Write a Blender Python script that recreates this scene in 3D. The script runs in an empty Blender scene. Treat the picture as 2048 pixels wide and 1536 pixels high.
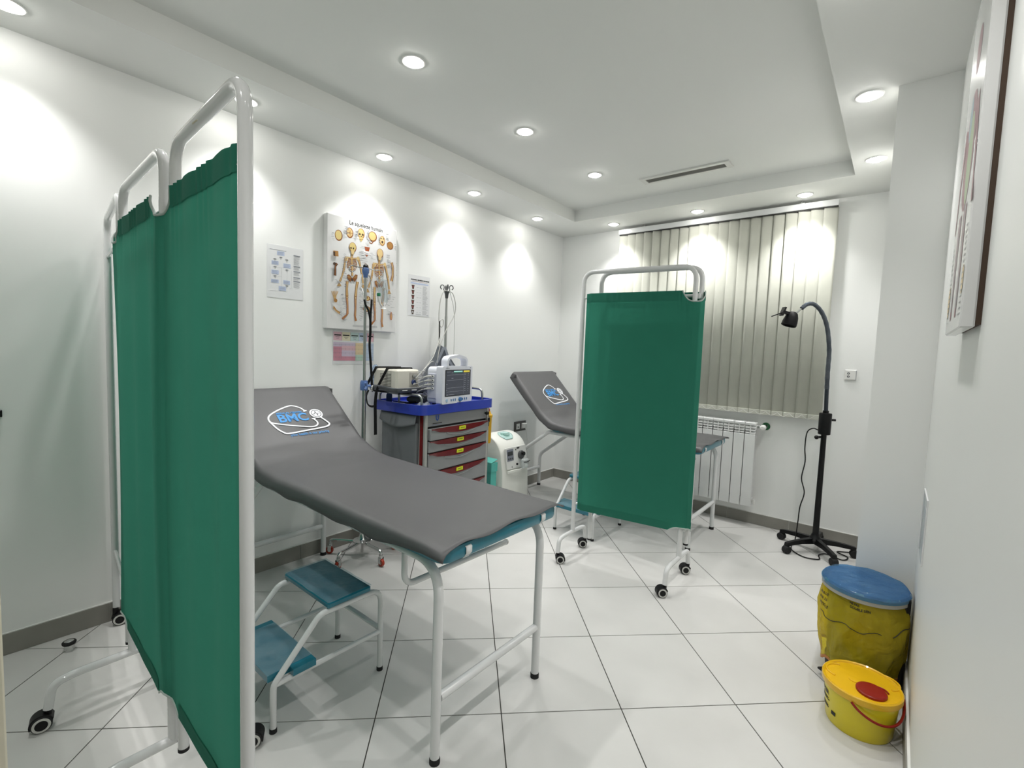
import bpy, math, random
from mathutils import Vector, Matrix
random.seed(7)
PI = math.pi
R = math.radians
scene = bpy.context.scene
col = scene.collection

# ---------------------------------------------------------------- camera
cam_d = bpy.data.cameras.new('camera')
cam = bpy.data.objects.new('camera', cam_d)
col.objects.link(cam)
cam_d.sensor_fit = 'HORIZONTAL'
cam_d.sensor_width = 36.0
cam_d.lens = 943.09 / 2048 * 36.0
cam_d.clip_start = 0.02
CAM = Vector((2.751, -4.129, 1.323))
yaw, pitch, roll = 39.14, -4.118, 2.074
_f = Vector((-math.sin(R(yaw)) * math.cos(R(pitch)), math.cos(R(yaw)) * math.cos(R(pitch)), math.sin(R(pitch))))
_r = Vector((math.cos(R(yaw)), math.sin(R(yaw)), 0))
_u = _r.cross(_f)
_r2 = _r * math.cos(R(roll)) + _u * math.sin(R(roll))
_u2 = _u * math.cos(R(roll)) - _r * math.sin(R(roll))
cam.matrix_world = Matrix(((_r2.x, _u2.x, -_f.x, CAM.x), (_r2.y, _u2.y, -_f.y, CAM.y), (_r2.z, _u2.z, -_f.z, CAM.z), (0, 0, 0, 1)))
scene.camera = cam

# ---------------------------------------------------------------- world, exposure
world = bpy.data.worlds.new('night')
scene.world = world
world.use_nodes = True
world.node_tree.nodes['Background'].inputs[0].default_value = (0.02, 0.025, 0.035, 1)
world.node_tree.nodes['Background'].inputs[1].default_value = 0.2
vs = scene.view_settings
vs.view_transform = 'Standard'
vs.look = 'None'
vs.gamma = 1
vs.use_curve_mapping = False
vs.exposure = 0.22
LAMP_POWER = 23.0        # one recessed downlight
LAMP_COLOR = (1.0, 0.99, 0.975)

# ---------------------------------------------------------------- helpers
def lin(h):
    h = h.lstrip('#')
    out = []
    for i in (0, 2, 4):
        c = int(h[i:i + 2], 16) / 255
        out.append(c / 12.92 if c <= 0.04045 else ((c + 0.055) / 1.055) ** 2.4)
    return (*out, 1.0)

MATS = {}
def mat(name, hexc, rough=0.5, metal=0.0, var=0.04, scale=30.0, bump=0.0, bscale=200.0, spec=0.5, trans=0.0, alpha=1.0, sheen=0.0, coat=0.0, emit=None, ior=1.45):
    if name in MATS:
        return MATS[name]
    m = bpy.data.materials.new(name)
    m.use_nodes = True
    nt = m.node_tree
    b = nt.nodes['Principled BSDF']
    c = lin(hexc)
    tc = nt.nodes.new('ShaderNodeTexCoord')
    if var > 0:
        n = nt.nodes.new('ShaderNodeTexNoise')
        n.inputs['Scale'].default_value = scale
        n.inputs['Detail'].default_value = 3
        mx = nt.nodes.new('ShaderNodeMix')
        mx.data_type = 'RGBA'
        mx.inputs[6].default_value = (c[0] * (1 - var), c[1] * (1 - var), c[2] * (1 - var), 1)
        mx.inputs[7].default_value = (min(1, c[0] * (1 + var)), min(1, c[1] * (1 + var)), min(1, c[2] * (1 + var)), 1)
        nt.links.new(tc.outputs['Object'], n.inputs['Vector'])
        nt.links.new(n.outputs['Fac'], mx.inputs[0])
        nt.links.new(mx.outputs[2], b.inputs['Base Color'])
    else:
        b.inputs['Base Color'].default_value = c
    b.inputs['Roughness'].default_value = rough
    b.inputs['Metallic'].default_value = metal
    b.inputs['Specular IOR Level'].default_value = spec
    b.inputs['Transmission Weight'].default_value = trans
    b.inputs['IOR'].default_value = ior
    b.inputs['Alpha'].default_value = alpha
    b.inputs['Coat Weight'].default_value = coat
    b.inputs['Sheen Weight'].default_value = sheen
    if emit:
        b.inputs['Emission Color'].default_value = lin(emit[0])
        b.inputs['Emission Strength'].default_value = emit[1]
    if bump > 0:
        n2 = nt.nodes.new('ShaderNodeTexNoise')
        n2.inputs['Scale'].default_value = bscale
        n2.inputs['Detail'].default_value = 2
        bp = nt.nodes.new('ShaderNodeBump')
        bp.inputs['Strength'].default_value = bump
        bp.inputs['Distance'].default_value = 0.002
        nt.links.new(tc.outputs['Object'], n2.inputs['Vector'])
        nt.links.new(n2.outputs['Fac'], bp.inputs['Height'])
        nt.links.new(bp.outputs['Normal'], b.inputs['Normal'])
    MATS[name] = m
    return m

def tile_mat():
    m = mat('tile_glaze', '#c9c8c4', rough=0.3, var=0)
    nt = m.node_tree
    b = nt.nodes['Principled BSDF']
    geo = nt.nodes.new('ShaderNodeNewGeometry')
    oi = nt.nodes.new('ShaderNodeObjectInfo')
    sc = nt.nodes.new('ShaderNodeVectorMath'); sc.operation = 'SCALE'; sc.inputs['Scale'].default_value = 20
    cb = nt.nodes.new('ShaderNodeCombineXYZ')
    nt.links.new(oi.outputs['Random'], cb.inputs[0]); nt.links.new(oi.outputs['Random'], cb.inputs[2])
    nt.links.new(cb.outputs[0], sc.inputs[0])
    ad = nt.nodes.new('ShaderNodeVectorMath'); ad.operation = 'ADD'
    nt.links.new(geo.outputs['Position'], ad.inputs[0]); nt.links.new(sc.outputs[0], ad.inputs[1])
    n = nt.nodes.new('ShaderNodeTexNoise'); n.inputs['Scale'].default_value = 4; n.inputs['Detail'].default_value = 4; n.inputs['Distortion'].default_value = 0.2
    nt.links.new(ad.outputs[0], n.inputs['Vector'])
    cr = nt.nodes.new('ShaderNodeValToRGB')
    cr.color_ramp.elements[0].position = 0.15; cr.color_ramp.elements[0].color = lin('#cbcac7')
    cr.color_ramp.elements[1].position = 0.9; cr.color_ramp.elements[1].color = lin('#d7d6d3')
    nt.links.new(n.outputs['Fac'], cr.inputs[0]); nt.links.new(cr.outputs[0], b.inputs['Base Color'])
    mr = nt.nodes.new('ShaderNodeMapRange'); mr.inputs[3].default_value = 0.27; mr.inputs[4].default_value = 0.33
    nt.links.new(n.outputs['Fac'], mr.inputs[0]); nt.links.new(mr.outputs[0], b.inputs['Roughness'])
    return m

def weave_mat(name, hexc, rough=0.85, translucent=0.25, scale=900, strength=0.25, sheen=0.3):
    m = mat(name, hexc, rough=rough, var=0.06, scale=14, sheen=sheen, spec=0.15)
    nt = m.node_tree
    b = nt.nodes['Principled BSDF']
    tc = [n for n in nt.nodes if n.type == 'TEX_COORD'][0]
    w = nt.nodes.new('ShaderNodeTexWave'); w.inputs['Scale'].default_value = scale / 6.28; w.bands_direction = 'X'
    w2 = nt.nodes.new('ShaderNodeTexWave'); w2.inputs['Scale'].default_value = scale / 6.28; w2.bands_direction = 'Z'
    a = nt.nodes.new('ShaderNodeMath'); a.operation = 'ADD'
    nt.links.new(tc.outputs['Object'], w.inputs['Vector']); nt.links.new(tc.outputs['Object'], w2.inputs['Vector'])
    nt.links.new(w.outputs['Fac'], a.inputs[0]); nt.links.new(w2.outputs['Fac'], a.inputs[1])
    bp = nt.nodes.new('ShaderNodeBump'); bp.inputs['Strength'].default_value = strength; bp.inputs['Distance'].default_value = 0.0005
    nt.links.new(a.outputs[0], bp.inputs['Height']); nt.links.new(bp.outputs['Normal'], b.inputs['Normal'])
    if translucent > 0:
        t = nt.nodes.new('ShaderNodeBsdfTranslucent'); t.inputs[0].default_value = lin(hexc)
        mix = nt.nodes.new('ShaderNodeMixShader'); mix.inputs[0].default_value = translucent
        out = [n for n in nt.nodes if n.type == 'OUTPUT_MATERIAL'][0]
        nt.links.new(b.outputs[0], mix.inputs[1]); nt.links.new(t.outputs[0], mix.inputs[2]); nt.links.new(mix.outputs[0], out.inputs[0])
    return m

def film_mat(name, hexc, opacity=0.35, rough=0.15, crinkle=0.0, cscale=25.0):
    """thin plastic film: part see-through, part tinted glossy"""
    m = bpy.data.materials.new(name); m.use_nodes = True
    MATS[name] = m
    nt = m.node_tree; b = nt.nodes['Principled BSDF']
    b.inputs['Base Color'].default_value = lin(hexc); b.inputs['Roughness'].default_value = rough
    t = nt.nodes.new('ShaderNodeBsdfTransparent'); t.inputs[0].default_value = lin(hexc)
    mix = nt.nodes.new('ShaderNodeMixShader')
    n = nt.nodes.new('ShaderNodeTexNoise'); n.inputs['Scale'].default_value = 12
    mr = nt.nodes.new('ShaderNodeMapRange'); mr.inputs[3].default_value = max(0, opacity - 0.12); mr.inputs[4].default_value = min(1, opacity + 0.12)
    tc = nt.nodes.new('ShaderNodeTexCoord')
    nt.links.new(tc.outputs['Object'], n.inputs['Vector']); nt.links.new(n.outputs['Fac'], mr.inputs[0]); nt.links.new(mr.outputs[0], mix.inputs[0])
    if crinkle > 0:
        n2 = nt.nodes.new('ShaderNodeTexNoise'); n2.inputs['Scale'].default_value = cscale; n2.inputs['Detail'].default_value = 2; n2.inputs['Distortion'].default_value = 1.5
        bp = nt.nodes.new('ShaderNodeBump'); bp.inputs['Strength'].default_value = crinkle; bp.inputs['Distance'].default_value = 0.02
        nt.links.new(tc.outputs['Object'], n2.inputs['Vector']); nt.links.new(n2.outputs['Fac'], bp.inputs['Height']); nt.links.new(bp.outputs['Normal'], b.inputs['Normal'])
    out = [x for x in nt.nodes if x.type == 'OUTPUT_MATERIAL'][0]
    nt.links.new(t.outputs[0], mix.inputs[1]); nt.links.new(b.outputs[0], mix.inputs[2]); nt.links.new(mix.outputs[0], out.inputs[0])
    return m

class MB:
    """collects shapes; build() links them as one mesh object"""
    def __init__(s):
        s.v = []; s.f = []; s.mi = []; s.cur = 0
    def add(s, vs_, fs_):
        o = len(s.v)
        s.v += [tuple(p) for p in vs_]
        for f in fs_:
            s.f.append(tuple(i + o for i in f)); s.mi.append(s.cur)
        return s
    def box(s, x0, x1, y0, y1, z0, z1, bev=0.0, M=None):
        if bev <= 0:
            vs_ = [(x, y, z) for z in (z0, z1) for y in (y0, y1) for x in (x0, x1)]
            fs_ = [(0, 2, 3, 1), (4, 5, 7, 6), (0, 1, 5, 4), (2, 6, 7, 3), (0, 4, 6, 2), (1, 3, 7, 5)]
        else:
            # bevelled box: each corner three vertices
            b = min(bev, (x1 - x0) / 2.01, (y1 - y0) / 2.01, (z1 - z0) / 2.01)
            X, Y, Z = (x0, x1), (y0, y1), (z0, z1)
            vs_ = []; idx = {}
            for i in (0, 1):
                for j in (0, 1):
                    for k in (0, 1):
                        sx, sy, sz = (1, -1)[i], (1, -1)[j], (1, -1)[k]
                        idx[i, j, k, 'x'] = len(vs_); vs_.append((X[i], Y[j] + sy * b, Z[k] + sz * b))
                        idx[i, j, k, 'y'] = len(vs_); vs_.append((X[i] + sx * b, Y[j], Z[k] + sz * b))
                        idx[i, j, k, 'z'] = len(vs_); vs_.append((X[i] + sx * b, Y[j] + sy * b, Z[k]))
            fs_ = []
            I = idx
            fs_.append((I[0,0,0,'x'], I[0,0,1,'x'], I[0,1,1,'x'], I[0,1,0,'x'])); fs_.append((I[1,0,0,'x'], I[1,1,0,'x'], I[1,1,1,'x'], I[1,0,1,'x']))
            fs_.append((I[0,0,0,'y'], I[1,0,0,'y'], I[1,0,1,'y'], I[0,0,1,'y'])); fs_.append((I[0,1,0,'y'], I[0,1,1,'y'], I[1,1,1,'y'], I[1,1,0,'y']))
            fs_.append((I[0,0,0,'z'], I[0,1,0,'z'], I[1,1,0,'z'], I[1,0,0,'z'])); fs_.append((I[0,0,1,'z'], I[1,0,1,'z'], I[1,1,1,'z'], I[0,1,1,'z']))
            for j in (0, 1):
                for k in (0, 1):
                    q = (I[0,j,k,'y'], I[1,j,k,'y'], I[1,j,k,'z'], I[0,j,k,'z']); fs_.append(q if j == k else q[::-1])
            for i in (0, 1):
                for k in (0, 1):
                    q = (I[i,0,k,'z'], I[i,1,k,'z'], I[i,1,k,'x'], I[i,0,k,'x']); fs_.append(q if i == k else q[::-1])
            for i in (0, 1):
                for j in (0, 1):
                    q = (I[i,j,0,'x'], I[i,j,1,'x'], I[i,j,1,'y'], I[i,j,0,'y']); fs_.append(q if i == j else q[::-1])
            for i in (0, 1):
                for j in (0, 1):
                    for k in (0, 1):
                        q = (I[i,j,k,'x'], I[i,j,k,'y'], I[i,j,k,'z']); fs_.append(q if (i + j + k) % 2 == 0 else q[::-1])
        if M is not None:
            vs_ = [M @ Vector(p) for p in vs_]
        return s.add(vs_, fs_)
    def prism(s, poly, z0, z1, M=None):
        """2D polygon (ccw) extruded from z0 to z1"""
        n = len(poly)
        vs_ = [(p[0], p[1], z0) for p in poly] + [(p[0], p[1], z1) for p in poly]
        fs_ = [tuple(reversed(range(n))), tuple(range(n, 2 * n))] + [(i, (i + 1) % n, n + (i + 1) % n, n + i) for i in range(n)]
        if M is not None:
            vs_ = [M @ Vector(p) for p in vs_]
        return s.add(vs_, fs_)
    def lathe(s, prof, seg=24, M=None, capb=True, capt=True, sx=1.0, sy=1.0):
        vs_ = []; fs_ = []
        n = len(prof)
        for (r, z) in prof:
            for k in range(seg):
                a = 2 * PI * k / seg
                vs_.append((r * sx * math.cos(a), r * sy * math.sin(a), z))
        for i in range(n - 1):
            for k in range(seg):
                fs_.append((i * seg + k, i * seg + (k + 1) % seg, (i + 1) * seg + (k + 1) % seg, (i + 1) * seg + k))
        if capb: fs_.append(tuple(reversed(range(seg))))
        if capt: fs_.append(tuple((n - 1) * seg + k for k in range(seg)))
        if M is not None:
            vs_ = [M @ Vector(p) for p in vs_]
        return s.add(vs_, fs_)
    def tube(s, pts, r, seg=12, cap=True, closed=False):
        pts = [Vector(p) for p in pts]
        n = len(pts)
        rr = r if isinstance(r, (list, tuple)) else [r] * n
        T = []
        for i in range(n):
            if closed:
                t = (pts[(i + 1) % n] - pts[i - 1])
            else:
                t = (pts[min(i + 1, n - 1)] - pts[max(i - 1, 0)])
            T.append(t.normalized() if t.length > 1e-9 else Vector((0, 0, 1)))
        ref = Vector((0, 0, 1)) if abs(T[0].z) < 0.9 else Vector((1, 0, 0))
        nrm = (ref - T[0] * ref.dot(T[0])).normalized()
        vs_ = []; fs_ = []
        for i in range(n):
            if i:
                nrm = nrm - T[i] * nrm.dot(T[i])
                nrm = nrm.normalized() if nrm.length > 1e-6 else T[i].orthogonal().normalized()
            bn = T[i].cross(nrm)
            for k in range(seg):
                a = 2 * PI * k / seg
                vs_.append(pts[i] + (nrm * math.cos(a) + bn * math.sin(a)) * rr[i])
        for i in range(n - 1 + (1 if closed else 0)):
            j = (i + 1) % n
            for k in range(seg):
                fs_.append((i * seg + k, i * seg + (k + 1) % seg, j * seg + (k + 1) % seg, j * seg + k))
        if cap and not closed:
            fs_.append(tuple(reversed(range(seg)))); fs_.append(tuple((n - 1) * seg + k for k in range(seg)))
        return s.add(vs_, fs_)
    def strip(s, pts, w, t, up=(0, 0, 1)):
        """flat band along pts: width along 'side' = tangent x up"""
        pts = [Vector(p) for p in pts]; n = len(pts); up = Vector(up)
        vs_ = []; fs_ = []
        for i in range(n):
            tg = (pts[min(i + 1, n - 1)] - pts[max(i - 1, 0)]).normalized()
            sd = tg.cross(up)
            sd = sd.normalized() if sd.length > 1e-6 else tg.orthogonal().normalized()
            nn = sd.cross(tg).normalized()
            for a, b in ((-1, -1), (1, -1), (1, 1), (-1, 1)):
                vs_.append(pts[i] + sd * (a * w / 2) + nn * (b * t / 2))
        for i in range(n - 1):
            for k in range(4):
                fs_.append((4 * i + k, 4 * i + (k + 1) % 4, 4 * i + 4 + (k + 1) % 4, 4 * i + 4 + k))
        fs_.append((3, 2, 1, 0)); fs_.append((4 * n - 4, 4 * n - 3, 4 * n - 2, 4 * n - 1))
        return s.add(vs_, fs_)
    def sphere(s, c, r, seg=16, rings=10, sc=(1, 1, 1)):
        prof = [(max(1e-4, r * math.sin(PI * i / rings)), -r * math.cos(PI * i / rings)) for i in range(rings + 1)]
        return s.lathe(prof, seg, M=Matrix.Translation(c) @ Matrix.Diagonal((*sc, 1)))
    def grid(s, nu, nv, fn):
        vs_ = [fn(i / (nu - 1), j / (nv - 1)) for i in range(nu) for j in range(nv)]
        fs_ = [(i * nv + j, (i + 1) * nv + j, (i + 1) * nv + j + 1, i * nv + j + 1) for i in range(nu - 1) for j in range(nv - 1)]
        return s.add(vs_, fs_)
    def build(s, name, m, parent=None, smooth=35, solid=0.0):
        me = bpy.data.meshes.new(name)
        me.from_pydata(s.v, [], s.f)
        ms = m if isinstance(m, (list, tuple)) else [m]
        for x in ms: me.materials.append(x)
        if len(ms) > 1:
            me.polygons.foreach_set('material_index', s.mi)
        if smooth:
            me.polygons.foreach_set('use_smooth', [True] * len(me.polygons))
            me.set_sharp_from_angle(angle=R(smooth))
        me.update()
        o = bpy.data.objects.new(name, me); col.objects.link(o)
        if parent is not None: o.parent = parent
        if solid:
            md = o.modifiers.new('thickness', 'SOLIDIFY'); md.thickness = solid; md.offset = 0
        return o

def tag(o, label=None, cat=None, group=None, kind=None):
    if label: o['label'] = label
    if cat: o['category'] = cat
    if group: o['group'] = group
    if kind: o['kind'] = kind
    return o
def thing(name, label, cat, loc=(0, 0, 0), rz=0.0, group=None):
    o = bpy.data.objects.new(name, None); col.objects.link(o)
    o.empty_display_size = 0.1
    o.location = loc; o.rotation_euler = (0, 0, rz)
    return tag(o, label, cat, group)
def copy_tree(o, parent=None):
    c = o.copy(); col.objects.link(c); c.parent = parent
    for ch in list(o.children): copy_tree(ch, c)
    return c

def fillet(pts, rad, n=6):
    """round the corners of a polyline; rad a number or list per inner corner"""
    pts = [Vector(p) for p in pts]
    out = [pts[0]]
    for i in range(1, len(pts) - 1):
        r = rad[i - 1] if isinstance(rad, (list, tuple)) else rad
        a = (pts[i - 1] - pts[i]); b = (pts[i + 1] - pts[i])
        la, lb = a.length, b.length
        a.normalize(); b.normalize()
        ang = a.angle(b)
        if ang > PI - 0.02 or r <= 0:
            out.append(pts[i]); continue
        d = min(r / math.tan(ang / 2), la * 0.49, lb * 0.49)
        p0 = pts[i] + a * d; p1 = pts[i] + b * d
        for k in range(n + 1):
            t = k / n
            # quadratic blend is close enough to an arc
            out.append(p0 * (1 - t) ** 2 + pts[i] * 2 * t * (1 - t) + p1 * t * t)
    out.append(pts[-1])
    return out
def spline(pts, n=8):
    """Catmull-Rom through the points"""
    P = [Vector(p) for p in pts]
    out = []
    for i in range(len(P) - 1):
        p0 = P[max(i - 1, 0)]; p1 = P[i]; p2 = P[i + 1]; p3 = P[min(i + 2, len(P) - 1)]
        for k in range(n):
            t = k / n
            out.append(0.5 * ((2 * p1) + (p2 - p0) * t + (2 * p0 - 5 * p1 + 4 * p2 - p3) * t * t + (3 * p1 - p0 - 3 * p2 + p3) * t ** 3))
    out.append(P[-1])
    return out
def rot(axis, deg): return Matrix.Rotation(R(deg), 4, axis)
def tr(x, y, z): return Matrix.Translation((x, y, z))

def text_mesh(body, size, depth=0.0, bold=0.0, align='CENTER'):
    cu = bpy.data.curves.new('lettering', 'FONT')
    cu.body = body; cu.size = size; cu.extrude = depth; cu.offset = bold
    cu.align_x = align; cu.align_y = 'CENTER'; cu.resolution_u = 3
    ob = bpy.data.objects.new('lettering', cu)
    col.objects.link(ob)
    bpy.context.view_layer.update()
    me = bpy.data.meshes.new_from_object(ob.evaluated_get(bpy.context.evaluated_depsgraph_get()))
    V = [v.co.copy() for v in me.vertices]; F = [tuple(p.vertices) for p in me.polygons]
    col.objects.unlink(ob); bpy.data.objects.remove(ob); bpy.data.curves.remove(cu); bpy.data.meshes.remove(me)
    return V, F

class Print:
    """flat print on a sheet: shapes in sheet metres (x right, y up), thin layers above the sheet face"""
    def __init__(s, M, z0=0.0003):
        s.mb = MB(); s.M = M; s.z = z0; s.cols = []
    def color(s, m):
        if m not in s.cols: s.cols.append(m)
        s.mb.cur = s.cols.index(m); s.z += 0.00004
        return s
    def poly(s, pts):
        s.mb.add([s.M @ Vector((p[0], p[1], s.z)) for p in pts], [tuple(range(len(pts)))]); return s
    def rect(s, x0, y0, x1, y1): return s.poly([(x0, y0), (x1, y0), (x1, y1), (x0, y1)])
    def ell(s, x, y, rx, ry, n=16): return s.poly([(x + rx * math.cos(2 * PI * k / n), y + ry * math.sin(2 * PI * k / n)) for k in range(n)])
    def stroke(s, pts, w):
        P = [Vector((p[0], p[1])) for p in pts]; n = len(P); L = []; Rr = []
        ws = w if isinstance(w, (list, tuple)) else [w] * n
        for i in range(n):
            t = (P[min(i + 1, n - 1)] - P[max(i - 1, 0)]).normalized(); nn = Vector((-t.y, t.x)) * ws[i] / 2
            L.append(P[i] + nn); Rr.append(P[i] - nn)
        V = [s.M @ Vector((p.x, p.y, s.z)) for q in zip(L, Rr) for p in q]
        s.mb.add(V, [(2 * i, 2 * i + 1, 2 * i + 3, 2 * i + 2) for i in range(n - 1)]); return s
    def text(s, body, x, y, size, bold=0.0, width=None, align='CENTER'):
        V, F = text_mesh(body, size, 0, bold, align)
        k = 1.0
        if width:
            xs = [v.x for v in V]; k = width / (max(xs) - min(xs))
        s.mb.add([s.M @ Vector((v.x * k + x, v.y + y, s.z)) for v in V], F); return s
    def build(s, name, parent): return s.mb.build(name, s.cols, parent, smooth=0)
# ================================================================ THE ROOM
RX, RY, HS, HC = 2.872, -4.9, 2.487, 2.587     # right wall, front wall, soffit height, ceiling height
PX, PY = 2.67, -1.527                          # pier corner
M_wall = mat('wall_paint', '#f1f2f0', rough=0.45, var=0.012, scale=1.5, bump=0.03, bscale=120)
M_ceil = mat('ceiling_paint', '#e9eae7', rough=0.8, var=0.012, scale=1.5)
M_grout = mat('dark_grout', '#45443f', rough=0.95, var=0.1)
M_tile = tile_mat()
M_skirt = mat('grey_stone_skirting', '#8d8b84', rough=0.45, var=0.14, scale=9, bump=0.05, bscale=60)
M_caulk = mat('white_caulk', '#e4e4e0', rough=0.6, var=0.02)
M_whitep = mat('white_plastic', '#e6e6e3', rough=0.35, var=0.02)
M_enamel = mat('white_enamel', '#e2e3e3', rough=0.18, var=0.02, coat=0.4)
M_black = mat('black_plastic', '#0a0a0c', rough=0.42, var=0.1, spec=0.35)
M_blackm = mat('black_matt', '#0c0d0f', rough=0.6, var=0.1)
M_chrome = mat('chrome', '#c9cac9', rough=0.14, metal=1.0, var=0.02)
M_steel = mat('brushed_steel', '#a9aba9', rough=0.32, metal=1.0, var=0.04)
M_rubber = mat('dark_rubber', '#1c1c1d', rough=0.75, var=0.08)

# floor: grout bed with one object per tile
fl = MB().box(-0.1, 3.0, RY - 0.1, 0.1, -0.12, -0.0025).build('floor', M_grout, smooth=0)
tag(fl, kind='structure')
def clip(poly, a, b, c):
    """keep a*x+b*y<=c"""
    out = []
    for i in range(len(poly)):
        p, q = poly[i], poly[(i + 1) % len(poly)]
        dp, dq = a * p[0] + b * p[1] - c, a * q[0] + b * q[1] - c
        if dp <= 0: out.append(p)
        if dp * dq < 0:
            t = dp / (dp - dq); out.append((p[0] + (q[0] - p[0]) * t, p[1] + (q[1] - p[1]) * t))
    return out
T = 0.45; g = 0.0042
O = (1.406, -3.179); e1 = (0.7071 * 1.0, 0.7071); e2 = (-0.7071, 0.7071)
e1 = (0.711, 0.703); e2 = (-0.703, 0.711)
for i in range(-14, 14):
    for j in range(-14, 14):
        q = []
        for a, b in ((0, 0), (1, 0), (1, 1), (0, 1)):
            aa = (i + a) * T + (g / 2 if a == 0 else -g / 2); bb = (j + b) * T + (g / 2 if b == 0 else -g / 2)
            q.append((O[0] + aa * e1[0] + bb * e2[0], O[1] + aa * e1[1] + bb * e2[1]))
        base = clip(clip(q, -1, 0, -0.002), 0, -1, -RY - 0.0)
        pieces = []
        n1 = clip(clip(base, 1, 0, RX - 0.002), 0, 1, PY) if len(base) > 2 else []
        n2 = clip(clip(clip(base, 1, 0, PX - 0.002), 0, -1, -PY), 0, 1, -0.002) if len(base) > 2 else []
        mb = MB(); area = 0
        for pc in (n1, n2):
            if len(pc) < 3: continue
            A = abs(sum(pc[k][0] * pc[(k + 1) % len(pc)][1] - pc[(k + 1) % len(pc)][0] * pc[k][1] for k in range(len(pc)))) / 2
            if A < 2e-4: continue
            area += A
            mb.prism(pc, -0.010, 0.0)
        if area > 0:
            mb.build('floor_tile', M_tile, fl, smooth=0)

def wall(name, *boxes):
    mb = MB()
    for b in boxes: mb.box(*b)
    return tag(mb.build(name, M_wall, smooth=0), kind='structure')
wall('wall_left', (-0.1, 0.0, RY - 0.1, 0.1, -0.1, 2.7))
wall('wall_back', (0.0, PX + 0.3, 0.0, 0.1, -0.1, 2.7))
wall('wall_right', (RX, RX + 0.1, RY - 0.1, PY, -0.1, 2.7))
wall('wall_pier', (PX, RX + 0.1, PY, 0.0, -0.1, 2.7))
wall('wall_front', (0.0, 1.88, RY - 0.1, RY, -0.1, 2.7), (2.78, RX, RY - 0.1, RY, -0.1, 2.7), (1.88, 2.78, RY - 0.1, RY, 2.06, 2.7))

# ceiling with the sunken centre panel
SX0, SX1, SY1, SY0 = 0.417, 2.46, -0.458, -4.50
ce = MB()
ce.box(0.0, SX0, RY, 0.0, HS, 2.7)
ce.box(SX1, RX, RY, PY, HS, 2.7); ce.box(SX1, PX, PY, 0.0, HS, 2.7)
ce.box(SX0, SX1, SY1, 0.0, HS, 2.7); ce.box(SX0, SX1, RY, SY0, HS, 2.7)
ce.box(SX0, SX1, SY0, SY1, HC, 2.7)
tag(ce.build('ceiling', M_ceil, smooth=0), kind='structure')

# skirting: caulk backing with one stone piece per length
def skirting(name, p0, p1, nrm, first, pitch=0.45):
    p0, p1, nrm = Vector(p0), Vector(p1), Vector(nrm)
    d = (p1 - p0); L = d.length; d.normalize()
    Mx = Matrix(((d.x, nrm.x, 0, p0.x), (d.y, nrm.y, 0, p0.y), (0, 0, 1, 0), (0, 0, 0, 1)))
    bk = tag(MB().box(0, L, 0.0, 0.007, 0.0, 0.0915, M=Mx).build(name, M_caulk, smooth=0), kind='structure')
    cuts = [0.0] + [first + pitch * k for k in range(-20, 30) if 0.01 < first + pitch * k < L - 0.01] + [L]
    for a, b in zip(cuts[:-1], cuts[1:]):
        MB().box(a + 0.0015, b - 0.0015, 0.0, 0.011, 0.001, 0.088, M=Mx).build('skirting_tile', M_skirt, bk, smooth=0)
skirting('baseboard_left', (0, 0, 0), (0, RY, 0), (1, 0, 0), 0.051)
skirting('baseboard_back', (PX, 0, 0), (0.012, 0, 0), (0, -1, 0), PX - 2.193)
skirting('baseboard_pier', (RX - 0.012, PY, 0), (PX, PY, 0), (0, -1, 0), 5)
skirting('baseboard_right', (RX, PY - 0.012, 0), (RX, RY, 0), (-1, 0, 0), 0.33)

# door leaf standing open by the camera
M_door = mat('cream_door_lacquer', '#cfcab6', rough=0.35, var=0.02)
dr = tag(MB().box(1.86, 1.90, RY + 0.01, -4.086, 0.008, 2.04, bev=0.002).build('door_1', M_door, smooth=0), kind='structure')
MB().tube(fillet([(1.90, -4.15, 1.0), (1.945, -4.15, 1.0), (1.945, -4.26, 1.0)], 0.012), 0.009).build('door_handle', M_steel, dr)
MB().box(1.90, 1.905, -4.17, -4.13, 0.9, 1.1, bev=0.002).build('door_plate', M_steel, dr)
fr = MB().box(1.86, 1.88, RY - 0.1, RY + 0.012, 0, 2.06).box(2.78, 2.80, RY - 0.1, RY + 0.012, 0, 2.06).box(1.86, 2.80, RY - 0.1, RY + 0.012, 2.06, 2.09)
tag(fr.build('trim_1', M_door, smooth=0), kind='structure')

# ---------------------------------------------------------------- recessed downlights
M_lens = mat('lit_frosted_lens', '#ffffff', rough=0.4, var=0, emit=('#fffdf8', 55.0))
M_lring = mat('downlight_white_ring', '#ececea', rough=0.3, var=0)
def downlight(label, x, y, z, group):
    t = thing('downlight', label, 'ceiling light', (x, y, z), 0, group)
    MB().lathe([(0.053, 0.0), (0.053, -0.002), (0.049, -0.005), (0.043, -0.005), (0.041, -0.002), (0.041, 0.0)], 40, capb=False, capt=False).build('trim_ring', M_lring, t)
    MB().lathe([(0.0412, -0.0012), (0.0295, -0.0012)], 40, capb=False, capt=False).build('gasket', MATS.get('ring_grey') or mat('ring_grey', '#6e6c70', rough=0.5, var=0), t)
    MB().lathe([(0.0315, -0.001), (0.0310, -0.009), (0.027, -0.0125), (0.016, -0.015), (0.002, -0.016)], 32, capb=False).build('lens', M_lens, t)
    ld = bpy.data.lights.new('downlight_lamp', 'SPOT')
    ld.energy = LAMP_POWER; ld.color = LAMP_COLOR; ld.spot_size = R(108); ld.spot_blend = 1.0; ld.shadow_soft_size = 0.03
    lo = bpy.data.objects.new('lamp', ld); col.objects.link(lo); lo.parent = t; lo.location = (0, 0, -0.045)
    return t
GRP = 'recessed downlights'
nth = ['nearest the room corner', 'second from the room corner', 'third from the room corner', 'fourth from the room corner, behind the tall screen frame', 'fifth from the room corner, at the photo edge', 'sixth from the room corner']
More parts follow.
